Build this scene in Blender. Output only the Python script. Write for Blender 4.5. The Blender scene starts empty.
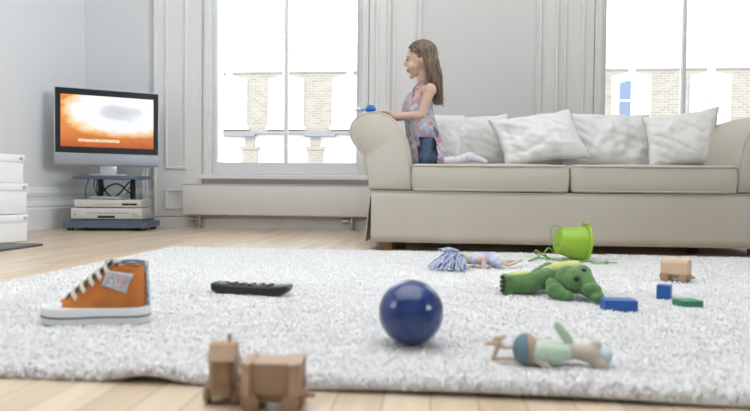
import bpy, bmesh, math, random
import numpy as np
from mathutils import Vector, Matrix, noise, Euler
random.seed(7)
rng = np.random.default_rng(7)
S = bpy.context.scene
COL = S.collection
PI = math.pi

# ------------------------------------------------------------------ camera
FP, W, H = 600.0, 750, 411
YAW, PITCH, ROLL, HC = math.radians(5.5), math.radians(-1.29), 0.010, 0.30
_f = Vector((-math.sin(YAW)*math.cos(PITCH), math.cos(YAW)*math.cos(PITCH), math.sin(PITCH)))
_r0 = Vector((math.cos(YAW), math.sin(YAW), 0)); _u0 = _r0.cross(_f)
_r = _r0*math.cos(ROLL) + _u0*math.sin(ROLL); _u = _r.cross(_f)
CAM = Vector((0, 0, HC))
cd = bpy.data.cameras.new('camera'); cam = bpy.data.objects.new('camera', cd); COL.objects.link(cam)
M3 = Matrix((_r, _u, -_f)).transposed()
cam.matrix_world = Matrix.Translation(CAM) @ M3.to_4x4()
cd.sensor_width = 36; cd.lens = 36*FP/W; cd.clip_start = 0.02; cd.clip_end = 200
cd.dof.use_dof = True; cd.dof.focus_distance = 3.2; cd.dof.aperture_fstop = 3.3
S.camera = cam

def at(x, y, Y):
    d = _f + _r*((x-W/2)/FP) - _u*((y-H/2)/FP)
    return CAM + d*(Y/d.y)

# ------------------------------------------------------------------ light
S.view_settings.view_transform = 'Standard'; S.view_settings.look = 'None'
S.view_settings.gamma = 1; S.view_settings.use_curve_mapping = False
S.view_settings.exposure = 0.0
w = bpy.data.worlds.new('sky'); S.world = w; w.use_nodes = True
bg = w.node_tree.nodes['Background']; bg.inputs[0].default_value = (0.93, 0.965, 1.0, 1); bg.inputs[1].default_value = 3.3

def lamp(name, kind, loc, rot, energy, color=(1, 1, 1), **kw):
    l = bpy.data.lights.new(name, kind); o = bpy.data.objects.new(name, l); COL.objects.link(o)
    o.location = loc; o.rotation_euler = rot; l.energy = energy; l.color = color
    for k, v in kw.items(): setattr(l, k, v)
    return o
sun = lamp('sun', 'SUN', (0, -20, 30), (math.radians(50), 0, math.radians(-15)), 1.2, (1, .97, .92), angle=0.02)
WX = [(-1.80, -0.57), (1.26, 2.49)]            # the two window openings
WZ0, WZ1, WY = 0.42, 2.75, 4.72
for a, b in WX:                                  # sky portals in the openings
    p = lamp('window_portal', 'AREA', ((a+b)/2, WY+0.30, (WZ0+WZ1)/2), (math.radians(-90), 0, 0), 1, shape='RECTANGLE', size=b-a, size_y=WZ1-WZ0)
    p.data.cycles.is_portal = True
lamp('rear_fill_light', 'AREA', (0.6, -2.3, 1.75), (math.radians(82), 0, 0), 5, (.97, .985, 1), shape='RECTANGLE', size=3.6, size_y=2.0)  # added fill behind the camera; the rear wall holds no window
lamp('overhead_fill_light', 'AREA', (-0.5, 1.0, 2.9), (0, 0, 0), 60, (.975, .985, 1), shape='RECTANGLE', size=4.2, size_y=3.2, spread=math.radians(125))  # added soft panel overhead to brighten rug and floor, standing in for bounce
lamp('back_wall_fill_light', 'AREA', (0.5, 3.2, 2.93), (math.radians(38), 0, 0), 26, (1, .99, .98), shape='RECTANGLE', size=4.6, size_y=.5)  # no fitting hangs here; added to brighten the back wall from above
lamp('left_fill_light', 'AREA', (-2.8, 0.6, 1.7), (math.radians(86), 0, math.radians(-62)), 15, (.88, .94, 1), shape='RECTANGLE', size=1.8, size_y=1.6, spread=math.radians(75))  # invented cool fill from the left, for the right sofa arm's inner face
lamp('side_fill_light', 'AREA', (4.0, 0.4, 1.9), (math.radians(92), 0, math.radians(65)), 43, (.80, .90, 1), shape='RECTANGLE', size=2.4, size_y=1.6, spread=math.radians(60))  # unseen helper panel at the right, lifts the left wall with cool light

# ------------------------------------------------------------------ helpers
def mat(name, color, rough=0.6, metal=0, bump=0, bscale=40, var=0, vscale=8, emis=None, spec=0.4, sheen=0, trans=0, color2=None, stretch=(1,1,1), coat=0, detail=4):
    m = bpy.data.materials.new(name); m.use_nodes = True
    nt = m.node_tree; b = nt.nodes['Principled BSDF']
    c = (*color, 1)
    b.inputs['Base Color'].default_value = c; b.inputs['Roughness'].default_value = rough
    b.inputs['Metallic'].default_value = metal; b.inputs['Specular IOR Level'].default_value = spec
    if sheen: b.inputs['Sheen Weight'].default_value = sheen
    if coat: b.inputs['Coat Weight'].default_value = coat
    if trans: b.inputs['Transmission Weight'].default_value = trans
    tc = nt.nodes.new('ShaderNodeTexCoord'); mp = nt.nodes.new('ShaderNodeMapping')
    mp.inputs['Scale'].default_value = stretch; nt.links.new(tc.outputs['Object'], mp.inputs[0])
    if var or color2:
        n = nt.nodes.new('ShaderNodeTexNoise'); n.inputs['Scale'].default_value = vscale; n.inputs['Detail'].default_value = detail
        nt.links.new(mp.outputs[0], n.inputs[0])
        r = nt.nodes.new('ShaderNodeValToRGB')
        r.color_ramp.elements[0].position = .35; r.color_ramp.elements[1].position = .65
        r.color_ramp.elements[0].color = (*(color2 or [v*(1-var) for v in color]), 1)
        r.color_ramp.elements[1].color = c
        nt.links.new(n.outputs['Fac'], r.inputs[0]); nt.links.new(r.outputs[0], b.inputs['Base Color'])
    if bump:
        n = nt.nodes.new('ShaderNodeTexNoise'); n.inputs['Scale'].default_value = bscale; n.inputs['Detail'].default_value = 3
        nt.links.new(mp.outputs[0], n.inputs[0])
        bp = nt.nodes.new('ShaderNodeBump'); bp.inputs['Strength'].default_value = bump; bp.inputs['Distance'].default_value = 0.01
        nt.links.new(n.outputs['Fac'], bp.inputs['Height']); nt.links.new(bp.outputs[0], b.inputs['Normal'])
    if emis:
        b.inputs['Emission Color'].default_value = (*color, 1); b.inputs['Emission Strength'].default_value = emis
    return m

def ico_data(sub):
    bm = bmesh.new(); bmesh.ops.create_icosphere(bm, subdivisions=sub, radius=1)
    v = [x.co.copy() for x in bm.verts]; f = [[a.index for a in x.verts] for x in bm.faces]; bm.free(); return v, f
ICO = {k: ico_data(k) for k in (1, 2, 3, 4)}

class MB:
    def __init__(s): s.v = []; s.f = []; s.m = []; s.mi = 0
    def add(s, vs, fs):
        n = len(s.v); s.v += [tuple(q) for q in vs]; s.f += [tuple(i+n for i in f) for f in fs]; s.m += [s.mi]*len(fs); return s
    def box(s, x0, x1, y0, y1, z0, z1, bev=0, M=None, seg=2):
        bm = bmesh.new(); bmesh.ops.create_cube(bm, size=1)
        for q in bm.verts:
            q.co = Vector(((x0+x1)/2+q.co.x*(x1-x0), (y0+y1)/2+q.co.y*(y1-y0), (z0+z1)/2+q.co.z*(z1-z0)))
        if bev: bmesh.ops.bevel(bm, geom=bm.edges[:], offset=bev, segments=seg, affect='EDGES', profile=.5)
        return s.bm(bm, M)
    def bm(s, bm, M=None):
        bm.verts.index_update()
        s.add([(M @ q.co if M else q.co) for q in bm.verts], [[a.index for a in f.verts] for f in bm.faces]); bm.free(); return s
    def ell(s, c, r, sub=3, rot=None):
        v, f = ICO[sub]; c = Vector(c); r = (r, r, r) if isinstance(r, (int, float)) else r
        R = Euler(rot).to_matrix() if rot else None
        out = []
        for q in v:
            p = Vector((q.x*r[0], q.y*r[1], q.z*r[2]))
            out.append((R @ p if R else p)+c)
        return s.add(out, f)
    def tube(s, pts, rad, n=8, cap=True, flat=1.0):
        pts = [Vector(p) for p in pts]; k = len(pts)
        rad = [rad]*k if isinstance(rad, (int, float)) else rad
        vs = []; up = None
        for i, p in enumerate(pts):
            t = (pts[min(i+1, k-1)]-pts[max(i-1, 0)])
            t = t.normalized() if t.length > 1e-9 else Vector((0, 0, 1))
            if up is None:
                a = Vector((0, 0, 1)) if abs(t.z) < .9 else Vector((1, 0, 0)); up = t.cross(a).normalized()
            up = (up - t*up.dot(t)); up = up.normalized() if up.length > 1e-6 else t.orthogonal().normalized()
            b = t.cross(up)
            for j in range(n):
                a = 2*PI*j/n; vs.append(p+(up*math.cos(a)+b*math.sin(a)*flat)*rad[i])
        fs = []
        for i in range(k-1):
            for j in range(n):
                fs.append((i*n+j, i*n+(j+1) % n, (i+1)*n+(j+1) % n, (i+1)*n+j))
        if cap: fs.append(tuple(range(n-1, -1, -1))); fs.append(tuple((k-1)*n+j for j in range(n)))
        return s.add(vs, fs)
    def caps(s, a, b, r1, r2=None, n=16):
        "closed tapered capsule: a limb segment"
        r2 = r1 if r2 is None else r2
        a = Vector(a); b = Vector(b); d = (b-a); L = d.length; d = d.normalized() if L > 1e-9 else Vector((0,0,1))
        pts = []; rs = []
        for i in range(5):
            t = PI/2*(1-i/4); pts.append(a-d*r1*math.sin(t)*.999); rs.append(max(r1*math.cos(t), r1*.02))
        for i in range(5):
            t = PI/2*(i/4); pts.append(b+d*r2*math.sin(t)*.999); rs.append(max(r2*math.cos(t), r2*.02))
        return s.tube(pts, rs, n)
    def lathe(s, prof, M=None, n=32):
        vs = []; k = len(prof)
        for r, z in prof:
            for j in range(n):
                a = 2*PI*j/n; p = Vector((r*math.cos(a), r*math.sin(a), z)); vs.append(M @ p if M else p)
        fs = [(i*n+j, i*n+(j+1) % n, (i+1)*n+(j+1) % n, (i+1)*n+j) for i in range(k-1) for j in range(n)]
        return s.add(vs, fs)
    def prism(s, outline, y0, y1, M=None, axis='y'):
        "outline in XZ extruded along Y (or XY along Z)"
        n = len(outline)
        mk = (lambda a, b, t: Vector((a, t, b))) if axis == 'y' else ((lambda a, b, t: Vector((a, b, t))) if axis == 'z' else (lambda a, b, t: Vector((t, a, b))))
        vs = [mk(a, b, y0) for a, b in outline]+[mk(a, b, y1) for a, b in outline]
        if M: vs = [M @ q for q in vs]
        fs = [tuple(range(n)), tuple(range(2*n-1, n-1, -1))]+[(i, i+n, (i+1) % n+n, (i+1) % n) for i in range(n)]
        return s.add(vs, fs)
    def build(s, name, m, parent=None, smooth=None, world=True):
        me = bpy.data.meshes.new(name); me.from_pydata(s.v, [], s.f)
        for q in (m if isinstance(m, (list, tuple)) else [m]): me.materials.append(q)
        me.polygons.foreach_set('material_index', s.m)
        bm = bmesh.new(); bm.from_mesh(me); bmesh.ops.recalc_face_normals(bm, faces=bm.faces[:]); bm.to_mesh(me); bm.free()
        return link(name, me, parent, smooth, world)

def link(name, me, parent=None, smooth=None, world=True):
    o = bpy.data.objects.new(name, me); COL.objects.link(o)
    if smooth:
        me.polygons.foreach_set('use_smooth', [True]*len(me.polygons))
        if smooth is not True:
            me.set_sharp_from_angle(angle=math.radians(smooth))
    if parent:
        o.parent = parent
        if world: o.matrix_parent_inverse = parent_matrix(parent).inverted()
    me.update()
    return o
def parent_matrix(p):
    m = p.matrix_basis.copy()
    if p.parent: m = parent_matrix(p.parent) @ p.matrix_parent_inverse @ m
    return m

def tag(o, label=None, cat=None, group=None, kind=None):
    if label: o['label'] = label
    if cat: o['category'] = cat
    if group: o['group'] = group
    if kind: o['kind'] = kind
    return o
def thing(name, label, cat, loc=(0, 0, 0), rz=0, group=None):
    o = bpy.data.objects.new(name, None); COL.objects.link(o); o.location = loc; o.rotation_euler = (0, 0, rz)
    o.empty_display_size = .05
    return tag(o, label, cat, group)
def struct(name, mb, m, smooth=None):
    return tag(mb.build(name, m, None, smooth), kind='structure')
def dup(root, loc, rz=None):
    r = root.copy(); COL.objects.link(r); r.location = loc
    if rz is not None: r.rotation_euler = (0, 0, rz)
    for ch in list(root.children):
        c = ch.copy(); COL.objects.link(c); c.parent = r
        for g in list(ch.children):
            d = g.copy(); COL.objects.link(d); d.parent = c
    return r

def blob(name, mb, m, voxel, parent=None, smooth_it=3, pick=None, world=True, disp=None):
    "union of closed shapes grown into one continuous skin"
    me = bpy.data.meshes.new(name+'_raw'); me.from_pydata(mb.v, [], mb.f)
    bm = bmesh.new(); bm.from_mesh(me); bmesh.ops.recalc_face_normals(bm, faces=bm.faces[:]); bm.to_mesh(me); bm.free()
    t = bpy.data.objects.new('tmp', me); COL.objects.link(t)
    rm = t.modifiers.new('r', 'REMESH'); rm.mode = 'VOXEL'; rm.voxel_size = voxel
    sm = t.modifiers.new('s', 'SMOOTH'); sm.factor = .5; sm.iterations = smooth_it
    dg = bpy.context.evaluated_depsgraph_get(); dg.update()
    out = bpy.data.meshes.new_from_object(t.evaluated_get(dg)); out.name = name
    bpy.data.objects.remove(t); bpy.data.meshes.remove(me)
    if disp:
        for q in out.vertices: q.co = disp(q.co.copy(), q.normal.copy())
    ms = m if isinstance(m, (list, tuple)) else [m]
    out.materials.clear()
    for q in ms: out.materials.append(q)
    if pick:
        for f in out.polygons: f.material_index = pick(f.center, f.normal)
    return link(name, out, parent, True, world)

def T(x, y, z): return Matrix.Translation((x, y, z))
def RZ(a): return Matrix.Rotation(a, 4, 'Z')
def RX(a): return Matrix.Rotation(a, 4, 'X')
def RY(a): return Matrix.Rotation(a, 4, 'Y')
def spline(pts, n):
    "Catmull-Rom through points"
    P = [Vector(p) for p in pts]; P = [P[0]*2-P[1]]+P+[P[-1]*2-P[-2]]; out = []
    k = len(P)-3
    for i in range(n+1):
        t = i/n*k; j = min(int(t), k-1); u = t-j
        a, b, c, d = P[j:j+4]
        out.append(0.5*((2*b)+(c-a)*u+(2*a-5*b+4*c-d)*u*u+(3*b-a-3*c+d)*u**3))
    return out

# ------------------------------------------------------------------ materials
M = {}
M['wall'] = mat('wall_paint', (.80, .805, .81), .55, bump=.05, bscale=60, var=.015, vscale=2)
M['trim'] = mat('gloss_white_paint', (.86, .86, .855), .35, bump=.03, bscale=30)
M['ceil'] = mat('ceiling_paint', (.85, .85, .84), .8)
M['radiator'] = mat('radiator_enamel', (.83, .82, .79), .35)
M['chrome'] = mat('dull_chrome', (.5, .48, .46), .3, 1)
M['frame'] = mat('sash_paint', (.84, .86, .88), .35)
M['slip'] = mat('cream_slipcover_cotton', (.49, .455, .39), .85, bump=.25, bscale=7, sheen=.15, stretch=(1, 1, .5))
M['slipseam'] = mat('slipcover_piping', (.50, .465, .40), .85)
M['pillow'] = mat('white_pillow_cotton', (.80, .80, .795), .85, bump=.35, bscale=9, sheen=.15)
M['leg'] = mat('oak_leg', (.42, .24, .12), .5, var=.3, vscale=20, stretch=(4, 4, .6))
M['darkleg'] = mat('dark_leg', (.05, .045, .04), .5)
M['black'] = mat('black_plastic', (.015, .016, .018), .35)
M['silver'] = mat('silver_plastic', (.55, .57, .60), .35, .3)
M['bluegrey'] = mat('blue_grey_lacquer', (.11, .14, .19), .35)
M['whitebox'] = mat('white_card', (.86, .86, .87), .5, bump=.04, bscale=20)
M['slate'] = mat('grey_slate', (.12, .125, .13), .5, var=.3, vscale=10)
M['skin'] = mat('skin', (.60, .40, .31), .5, var=.05, vscale=12)
M['lips'] = mat('lips', (.50, .27, .23), .45)
M['denim'] = mat('denim', (.075, .12, .20), .8, bump=.3, bscale=90, color2=(.11, .17, .26), vscale=30)
M['sock'] = mat('lilac_white_knit', (.58, .55, .64), .9, color2=(.72, .70, .76), vscale=60)
M['orange'] = mat('orange_canvas', (.57, .19, .04), .8, bump=.15, bscale=250, var=.15, vscale=30)
M['rubber'] = mat('white_rubber', (.66, .68, .69), .55)
M['lining'] = mat('navy_lining', (.12, .15, .22), .8)
M['lace'] = mat('cream_lace', (.80, .75, .63), .9, bump=.3, bscale=300)
M['stripe'] = mat('dark_rubber_stripe', (.06, .06, .07), .6)
M['wood'] = mat('beech_wood', (.36, .235, .15), .5, bump=.05, bscale=40, color2=(.28, .175, .11), vscale=14, stretch=(.3, 3, 3))
M['wood2'] = mat('pale_beech_wood', (.43, .30, .20), .45, color2=(.35, .235, .15), vscale=14, stretch=(.3, 3, 3))
M['blue'] = mat('blue_ball_rubber', (.006, .030, .145), .2, spec=.5, coat=.4)
M['blockblue'] = mat('blue_paint', (.02, .10, .36), .45)
M['blockgreen'] = mat('green_paint', (.03, .20, .10), .45)
M['lime'] = mat('lime_plastic', (.27, .46, .03), .35, spec=.5)
M['limecord'] = mat('green_cord', (.16, .38, .08), .7)
M['croc'] = mat('green_plush', (.105, .22, .07), .95, bump=.4, bscale=200, sheen=.3, color2=(.08, .19, .06), vscale=60)
M['crocyel'] = mat('yellow_plush', (.60, .60, .24), .95, bump=.4, bscale=200, sheen=.3)
M['crocdark'] = mat('dark_green_plush', (.04, .15, .06), .95)

# floor: planks running away from the camera
def floor_mat():
    m = bpy.data.materials.new('oak_planks'); m.use_nodes = True; nt = m.node_tree; N = nt.nodes; L = nt.links
    b = N['Principled BSDF']; tc = N.new('ShaderNodeTexCoord'); mp = N.new('ShaderNodeMapping')
    mp.inputs['Rotation'].default_value = (0, 0, math.radians(90)); L.new(tc.outputs['Object'], mp.inputs[0])
    br = N.new('ShaderNodeTexBrick'); br.inputs['Scale'].default_value = 1.0
    br.inputs['Brick Width'].default_value = .75; br.inputs['Row Height'].default_value = .068
    br.inputs['Mortar Size'].default_value = .0009; br.inputs['Bias'].default_value = 0
    br.inputs['Color1'].default_value = (.74, .62, .48, 1); br.inputs['Color2'].default_value = (.58, .465, .34, 1)
    br.inputs['Mortar'].default_value = (.26, .18, .11, 1); L.new(mp.outputs[0], br.inputs[0])
    mp2 = N.new('ShaderNodeMapping'); mp2.inputs['Scale'].default_value = (14, .9, 1); L.new(tc.outputs['Object'], mp2.inputs[0])
    n = N.new('ShaderNodeTexNoise'); n.inputs['Scale'].default_value = 3; n.inputs['Detail'].default_value = 6; L.new(mp2.outputs[0], n.inputs[0])
    r = N.new('ShaderNodeValToRGB'); r.color_ramp.elements[0].color = (.72, .70, .68, 1); r.color_ramp.elements[1].color = (1.12, 1.1, 1.08, 1)
    L.new(n.outputs['Fac'], r.inputs[0])
    mx = N.new('ShaderNodeMix'); mx.data_type = 'RGBA'; mx.blend_type = 'MULTIPLY'; mx.inputs[0].default_value = 1
    L.new(br.outputs['Color'], mx.inputs[6]); L.new(r.outputs[0], mx.inputs[7]); L.new(mx.outputs[2], b.inputs['Base Color'])
    b.inputs['Roughness'].default_value = .33; b.inputs['Specular IOR Level'].default_value = .5
    bp = N.new('ShaderNodeBump'); bp.inputs['Strength'].default_value = .15; bp.inputs['Distance'].default_value = .004
    L.new(n.outputs['Fac'], bp.inputs['Height']); L.new(bp.outputs[0], b.inputs['Normal'])
    return m
M['floor'] = floor_mat()

def brick_mat():
    m = bpy.data.materials.new('buff_brick'); m.use_nodes = True; nt = m.node_tree; N = nt.nodes; L = nt.links
    b = N['Principled BSDF']; tc = N.new('ShaderNodeTexCoord'); mp = N.new('ShaderNodeMapping')
    mp.inputs['Rotation'].default_value = (math.radians(90), 0, 0); L.new(tc.outputs['Object'], mp.inputs[0])
    br = N.new('ShaderNodeTexBrick'); br.inputs['Scale'].default_value = 1
    br.inputs['Brick Width'].default_value = .30; br.inputs['Row Height'].default_value = .10; br.inputs['Mortar Size'].default_value = .012
    br.inputs['Color1'].default_value = (.37, .335, .29, 1); br.inputs['Color2'].default_value = (.29, .265, .23, 1); br.inputs['Mortar'].default_value = (.46, .43, .38, 1)
    L.new(mp.outputs[0], br.inputs[0]); L.new(br.outputs['Color'], b.inputs['Base Color']); b.inputs['Roughness'].default_value = .9
    return m
M['brick'] = brick_mat()
M['stucco'] = mat('white_stucco', (.88, .88, .87), .8, bump=.1, bscale=5)
M['lead'] = mat('grey_lead', (.30, .30, .31), .95, spec=.1)
M['birch'] = mat('birch_wood', (.62, .46, .31), .45, color2=(.54, .39, .26), vscale=14, stretch=(.3, 3, 3))
M['pane'] = mat('house_pane', (.16, .22, .32), .1)
M['curtain'] = mat('pale_net_curtain', (.80, .84, .9), .8)
M['road'] = mat('asphalt', (.35, .35, .36), .9)
def glass_mat():
    m = bpy.data.materials.new('window_glass'); m.use_nodes = True; nt = m.node_tree; N = nt.nodes; L = nt.links
    for q in list(N): N.remove(q)
    o = N.new('ShaderNodeOutputMaterial'); t = N.new('ShaderNodeBsdfTransparent'); g = N.new('ShaderNodeBsdfGlossy'); g.inputs['Roughness'].default_value = .02
    t.inputs[0].default_value = (.97, .98, .98, 1)
    mx = N.new('ShaderNodeMixShader'); f = N.new('ShaderNodeFresnel'); f.inputs['IOR'].default_value = 1.3
    L.new(f.outputs[0], mx.inputs[0]); L.new(t.outputs[0], mx.inputs[1]); L.new(g.outputs[0], mx.inputs[2]); L.new(mx.outputs[0], o.inputs[0])
    return m
M['glass'] = glass_mat()

def floral_mat():
    m = bpy.data.materials.new('floral_chiffon'); m.use_nodes = True; nt = m.node_tree; N = nt.nodes; L = nt.links
    b = N['Principled BSDF']; tc = N.new('ShaderNodeTexCoord')
    n0 = N.new('ShaderNodeTexNoise'); n0.inputs['Scale'].default_value = 16; n0.inputs['Detail'].default_value = 3; L.new(tc.outputs['Object'], n0.inputs[0])
    mxv = N.new('ShaderNodeMix'); mxv.data_type = 'VECTOR'; mxv.inputs[0].default_value = .07
    L.new(tc.outputs['Object'], mxv.inputs[4]); L.new(n0.outputs['Color'], mxv.inputs[5])
    v = N.new('ShaderNodeTexVoronoi'); v.inputs['Scale'].default_value = 38; L.new(mxv.outputs[1], v.inputs[0])
    sp = N.new('ShaderNodeSeparateColor'); L.new(v.outputs['Color'], sp.inputs[0])
    r = N.new('ShaderNodeValToRGB'); r.color_ramp.interpolation = 'CONSTANT'; e = r.color_ramp.elements
    e[0].position = 0; e[0].color = (.34, .35, .43, 1); e[1].position = .22; e[1].color = (.46, .23, .30, 1)
    for p, c in ((.40, (.50, .48, .52)), (.55, (.22, .30, .42)), (.64, (.48, .36, .33)), (.74, (.30, .42, .38)), (.84, (.50, .48, .52)), (.94, (.45, .18, .28))):
        q = e.new(p); q.color = (*c, 1)
    L.new(sp.outputs[0], r.inputs[0])
    r2 = N.new('ShaderNodeValToRGB'); r2.color_ramp.elements[0].position = .5; r2.color_ramp.elements[1].position = 1.0
    L.new(v.outputs['Distance'], r2.inputs[0])
    mx = N.new('ShaderNodeMix'); mx.data_type = 'RGBA'; L.new(r2.outputs[0], mx.inputs[0]); L.new(r.outputs[0], mx.inputs[6]); mx.inputs[7].default_value = (.42, .40, .45, 1)
    L.new(mx.outputs[2], b.inputs['Base Color']); b.inputs['Roughness'].default_value = .8
    return m
M['floral'] = floral_mat()
def hair_mat():
    m = mat('dark_blonde_hair', (.26, .185, .125), .42, color2=(.085, .058, .038), vscale=30, stretch=(3, 3, .35), spec=.5)
    return m
M['hair'] = hair_mat()

# ------------------------------------------------------------------ the room
RX0, RX1, RY0, RY1, RZ1 = -2.87, 4.2, -2.6, WY, 3.0
struct('floor', MB().box(RX0-.1, RX1+.1, RY0-.1, RY1+.02, -.1, 0), M['floor'])
struct('ceiling', MB().box(RX0-.1, RX1+.1, RY0-.1, RY1+.3, RZ1, RZ1+.1), M['ceil'])
struct('wall_left', MB().box(RX0-.12, RX0, RY0-.1, RY1+.3, 0, RZ1), M['wall'])
struct('wall_right', MB().box(RX1, RX1+.12, RY0-.1, RY1+.3, 0, RZ1), M['wall'])
struct('wall_rear', MB().box(RX0-.1, RX1+.1, RY0-.12, RY0, 0, RZ1), M['wall'])
wb = MB(); TH = .30
xs = [RX0]+[q for a in WX for q in a]+[RX1]
for i in range(0, len(xs), 2): wb.box(xs[i], xs[i+1], WY, WY+TH, 0, RZ1)
for a, b in WX: wb.box(a, b, WY, WY+TH, 0, WZ0); wb.box(a, b, WY, WY+TH, WZ1, RZ1)
struct('wall_back', wb, M['wall'])

# skirting boards: a tall moulded one on the left wall and to the left of the windows
def skirting(axis, a, b, base, sgn, hgt=.31):
    prof = [(0, 0), (.028, 0), (.028, .15), (.022, .16), (.022, .165), (.026, .175), (.020, .20), (.012, .21), (.012, .235), (.018, .25), (.020, .27), (.012, .285), (.006, hgt), (0, hgt)]
    if hgt < .2: prof = [(0, 0), (.02, 0), (.02, hgt*.8), (.008, hgt), (0, hgt)]
    mb = MB()
    if axis == 'x': mb.prism([(base+sgn*d, z) for d, z in prof], a, b, axis='x')
    else: mb.prism([(base+sgn*d, z) for d, z in prof], a, b, axis='y')
    return mb
struct('baseboard_left', skirting('y', RY0, RY1, RX0, 1), M['trim'])
struct('baseboard_back', skirting('x', RX0, -2.26, WY, -1), M['trim'])
struct('baseboard_window', skirting('x', -2.26, RX1, WY, -1, .085), M['trim'])

# panelled shutter cases and architraves either side of the windows
def panel(mb, x0, x1, z0, z1, y=WY, w=.022, d=.014):
    for a, b, c, e in ((x0, x1, z0, z0+w), (x0, x1, z1-w, z1), (x0, x0+w, z0+w, z1-w), (x1-w, x1, z0+w, z1-w)):
        mb.box(a, b, y-d, y+.001, c, e, .005)
def case(name, x0, x1, edges, panels):
    mb = MB(); mb.box(x0, x1, WY-.022, WY+.002, .0855, RZ1-.001, .004)
    for e in edges: mb.box(e-.011, e+.011, WY-.045, WY-.018, .0855, RZ1-.001, .008)
    for p in panels: panel(mb, *p, y=WY-.022)
    return struct(name, mb, M['trim'])
case('trim_1', -2.262, -1.86, [-2.25], [(-2.17, -1.985, .47, 2.7), (-2.17, -1.985, .14, .31)])
case('trim_2', -.51, -.10, [-.315, -.12], [(-.46, -.345, .47, 2.7)])
case('trim_3', .775, 1.20, [.80, .925], [(.975, 1.13, .47, 2.7)])
case('trim_4', 2.55, 2.97, [2.95], [(2.66, 2.86, .47, 2.7)])

for n, (a, b) in enumerate(WX, 1):
    mb = MB()                                                   # architrave + sill
    for x0, x1 in ((a-.055, a+.012), (b-.012, b+.055)):
        mb.box(x0, x1, WY-.035, WY+.02, .385, WZ1+.06, .008); mb.box(x0+.018, x1-.018, WY-.05, WY-.03, .39, WZ1+.06, .006)
    mb.box(a-.055, b+.055, WY-.035, WY+.02, WZ1-.01, WZ1+.06, .008)
    mb.box(a-.075, b+.075, WY-.075, WY+.10, .392, .428, .008)
    root = struct('window_%d' % n, mb, M['trim'])
    sm = MB(); gy = WY+.05                                      # sash
    x0, x1, z0, z1 = a+.003, b-.003, .43, WZ1-.012
    sm.box(x0, x0+.04, gy-.025, gy+.04, z0, z1, .006); sm.box(x1-.04, x1, gy-.025, gy+.04, z0, z1, .006)
    sm.box(x0+.038, x1-.038, gy-.025, gy+.04, z0, z0+.10, .006); sm.box(x0+.038, x1-.038, gy-.025, gy+.04, z1-.05, z1, .006)
    xm = (x0+x1)/2; sm.box(xm-.013, xm+.013, gy-.03, gy+.03, z0+.098, z1-.048, .007)
    sm.build('window_frame', M['frame'], root)
    MB().box(x0+.038, xm-.014, gy+.004, gy+.008, z0+.098, z1-.048).build('window_pane', M['glass'], root)
    MB().box(xm+.014, x1-.038, gy+.004, gy+.008, z0+.098, z1-.048).build('window_pane', M['glass'], root)

# radiator under the first window
rt = thing('radiator', 'long low cream radiator panel on the wall under the left window', 'radiator', (-1.2, WY-.06, 0))
rb = MB(); rb.box(-1.985, -.36, WY-.115, WY-.03, .105, .345, .01); rb.box(-1.99, -.355, WY-.12, WY-.025, .345, .352, .002)
rb.box(-1.97, -.375, WY-.03, WY-.012, .15, .30)
rb.build('panel', M['radiator'], rt, 40)
for x, s in ((-1.865, 'l'), (-.625, 'r')):
    v = MB(); yy = WY-.065
    v.tube([(x, yy, .004), (x, yy, .108)], .013, 12); v.tube([(x, yy, .003), (x, yy, .012)], .024, 14)
    v.tube([(x-.004, yy, .066), (x-.045, yy, .066)], .015, 12); v.tube([(x-.045, yy, .066), (x-.07, yy, .066)], .022, 12)
    v.tube([(x, yy, .05), (x, yy, .085)], .020, 12)
    v.build('valve', M['chrome'], rt, 40)
# heating pipes in the corner
for k, x in enumerate((-2.335, -2.305)):
    tag(MB().tube([(x, WY-.06, .02), (x, WY-.06, .44), (x, WY-.035, .47)], .007, 10).build('heating_pipe', M['trim'], None, 40),
        ['left one of the two thin white pipes standing by the wall behind the television stand', 'right one of the two thin white pipes standing by the wall behind the television stand'][k], 'pipe', 'thin pipes behind the television stand')

# ------------------------------------------------------------------ outside: street and terrace
struct('ground_street', MB().box(-40, 40, 5.3, 60, -1.3, -1.2), M['road'])
FY = 24.0
bt = thing('terraced_house', 'pale brick terrace across the street with white arched windows', 'building', (0, FY, -1.2))
B = MB().box(-16, 20, FY, FY+8, 2.62, 5.12).build('brick_wall', M['brick'], bt)
MB().box(-16, 20, FY-.02, FY+8, -1.2, 2.60).build('shop_wall', M['stucco'], bt)
MB().box(-16, 20, FY-.12, FY+8, 5.12, 6.35, .03).build('parapet', M['stucco'], bt)
MB().box(-16, 20, FY-.35, FY+.1, 6.05, 6.22, .03).build('cornice', M['stucco'], bt)
MB().box(-16, 20, FY+1.5, FY+7, 6.35, 6.95, .03).build('roof', M['stucco'], bt)
def arch(x0, x1, z0, z1, rise, n=8):
    o = [(x0, z0), (x1, z0), (x1, z1-rise)]
    for i in range(1, n): a = i/n; o.append((x1+(x0-x1)*a, z1-rise+rise*math.sin(PI*a)))
    o.append((x0, z1-rise)); return o
wins = [(-13.1, 0), (-10.7, 0), (-8.32, 0), (-5.97, 0), (-3.35, 0), (-.7, 0), (2.0, 0), (4.7, 0), (7.52, 1), (10.42, 1), (13.3, 1), (16.2, 1)]
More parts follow.
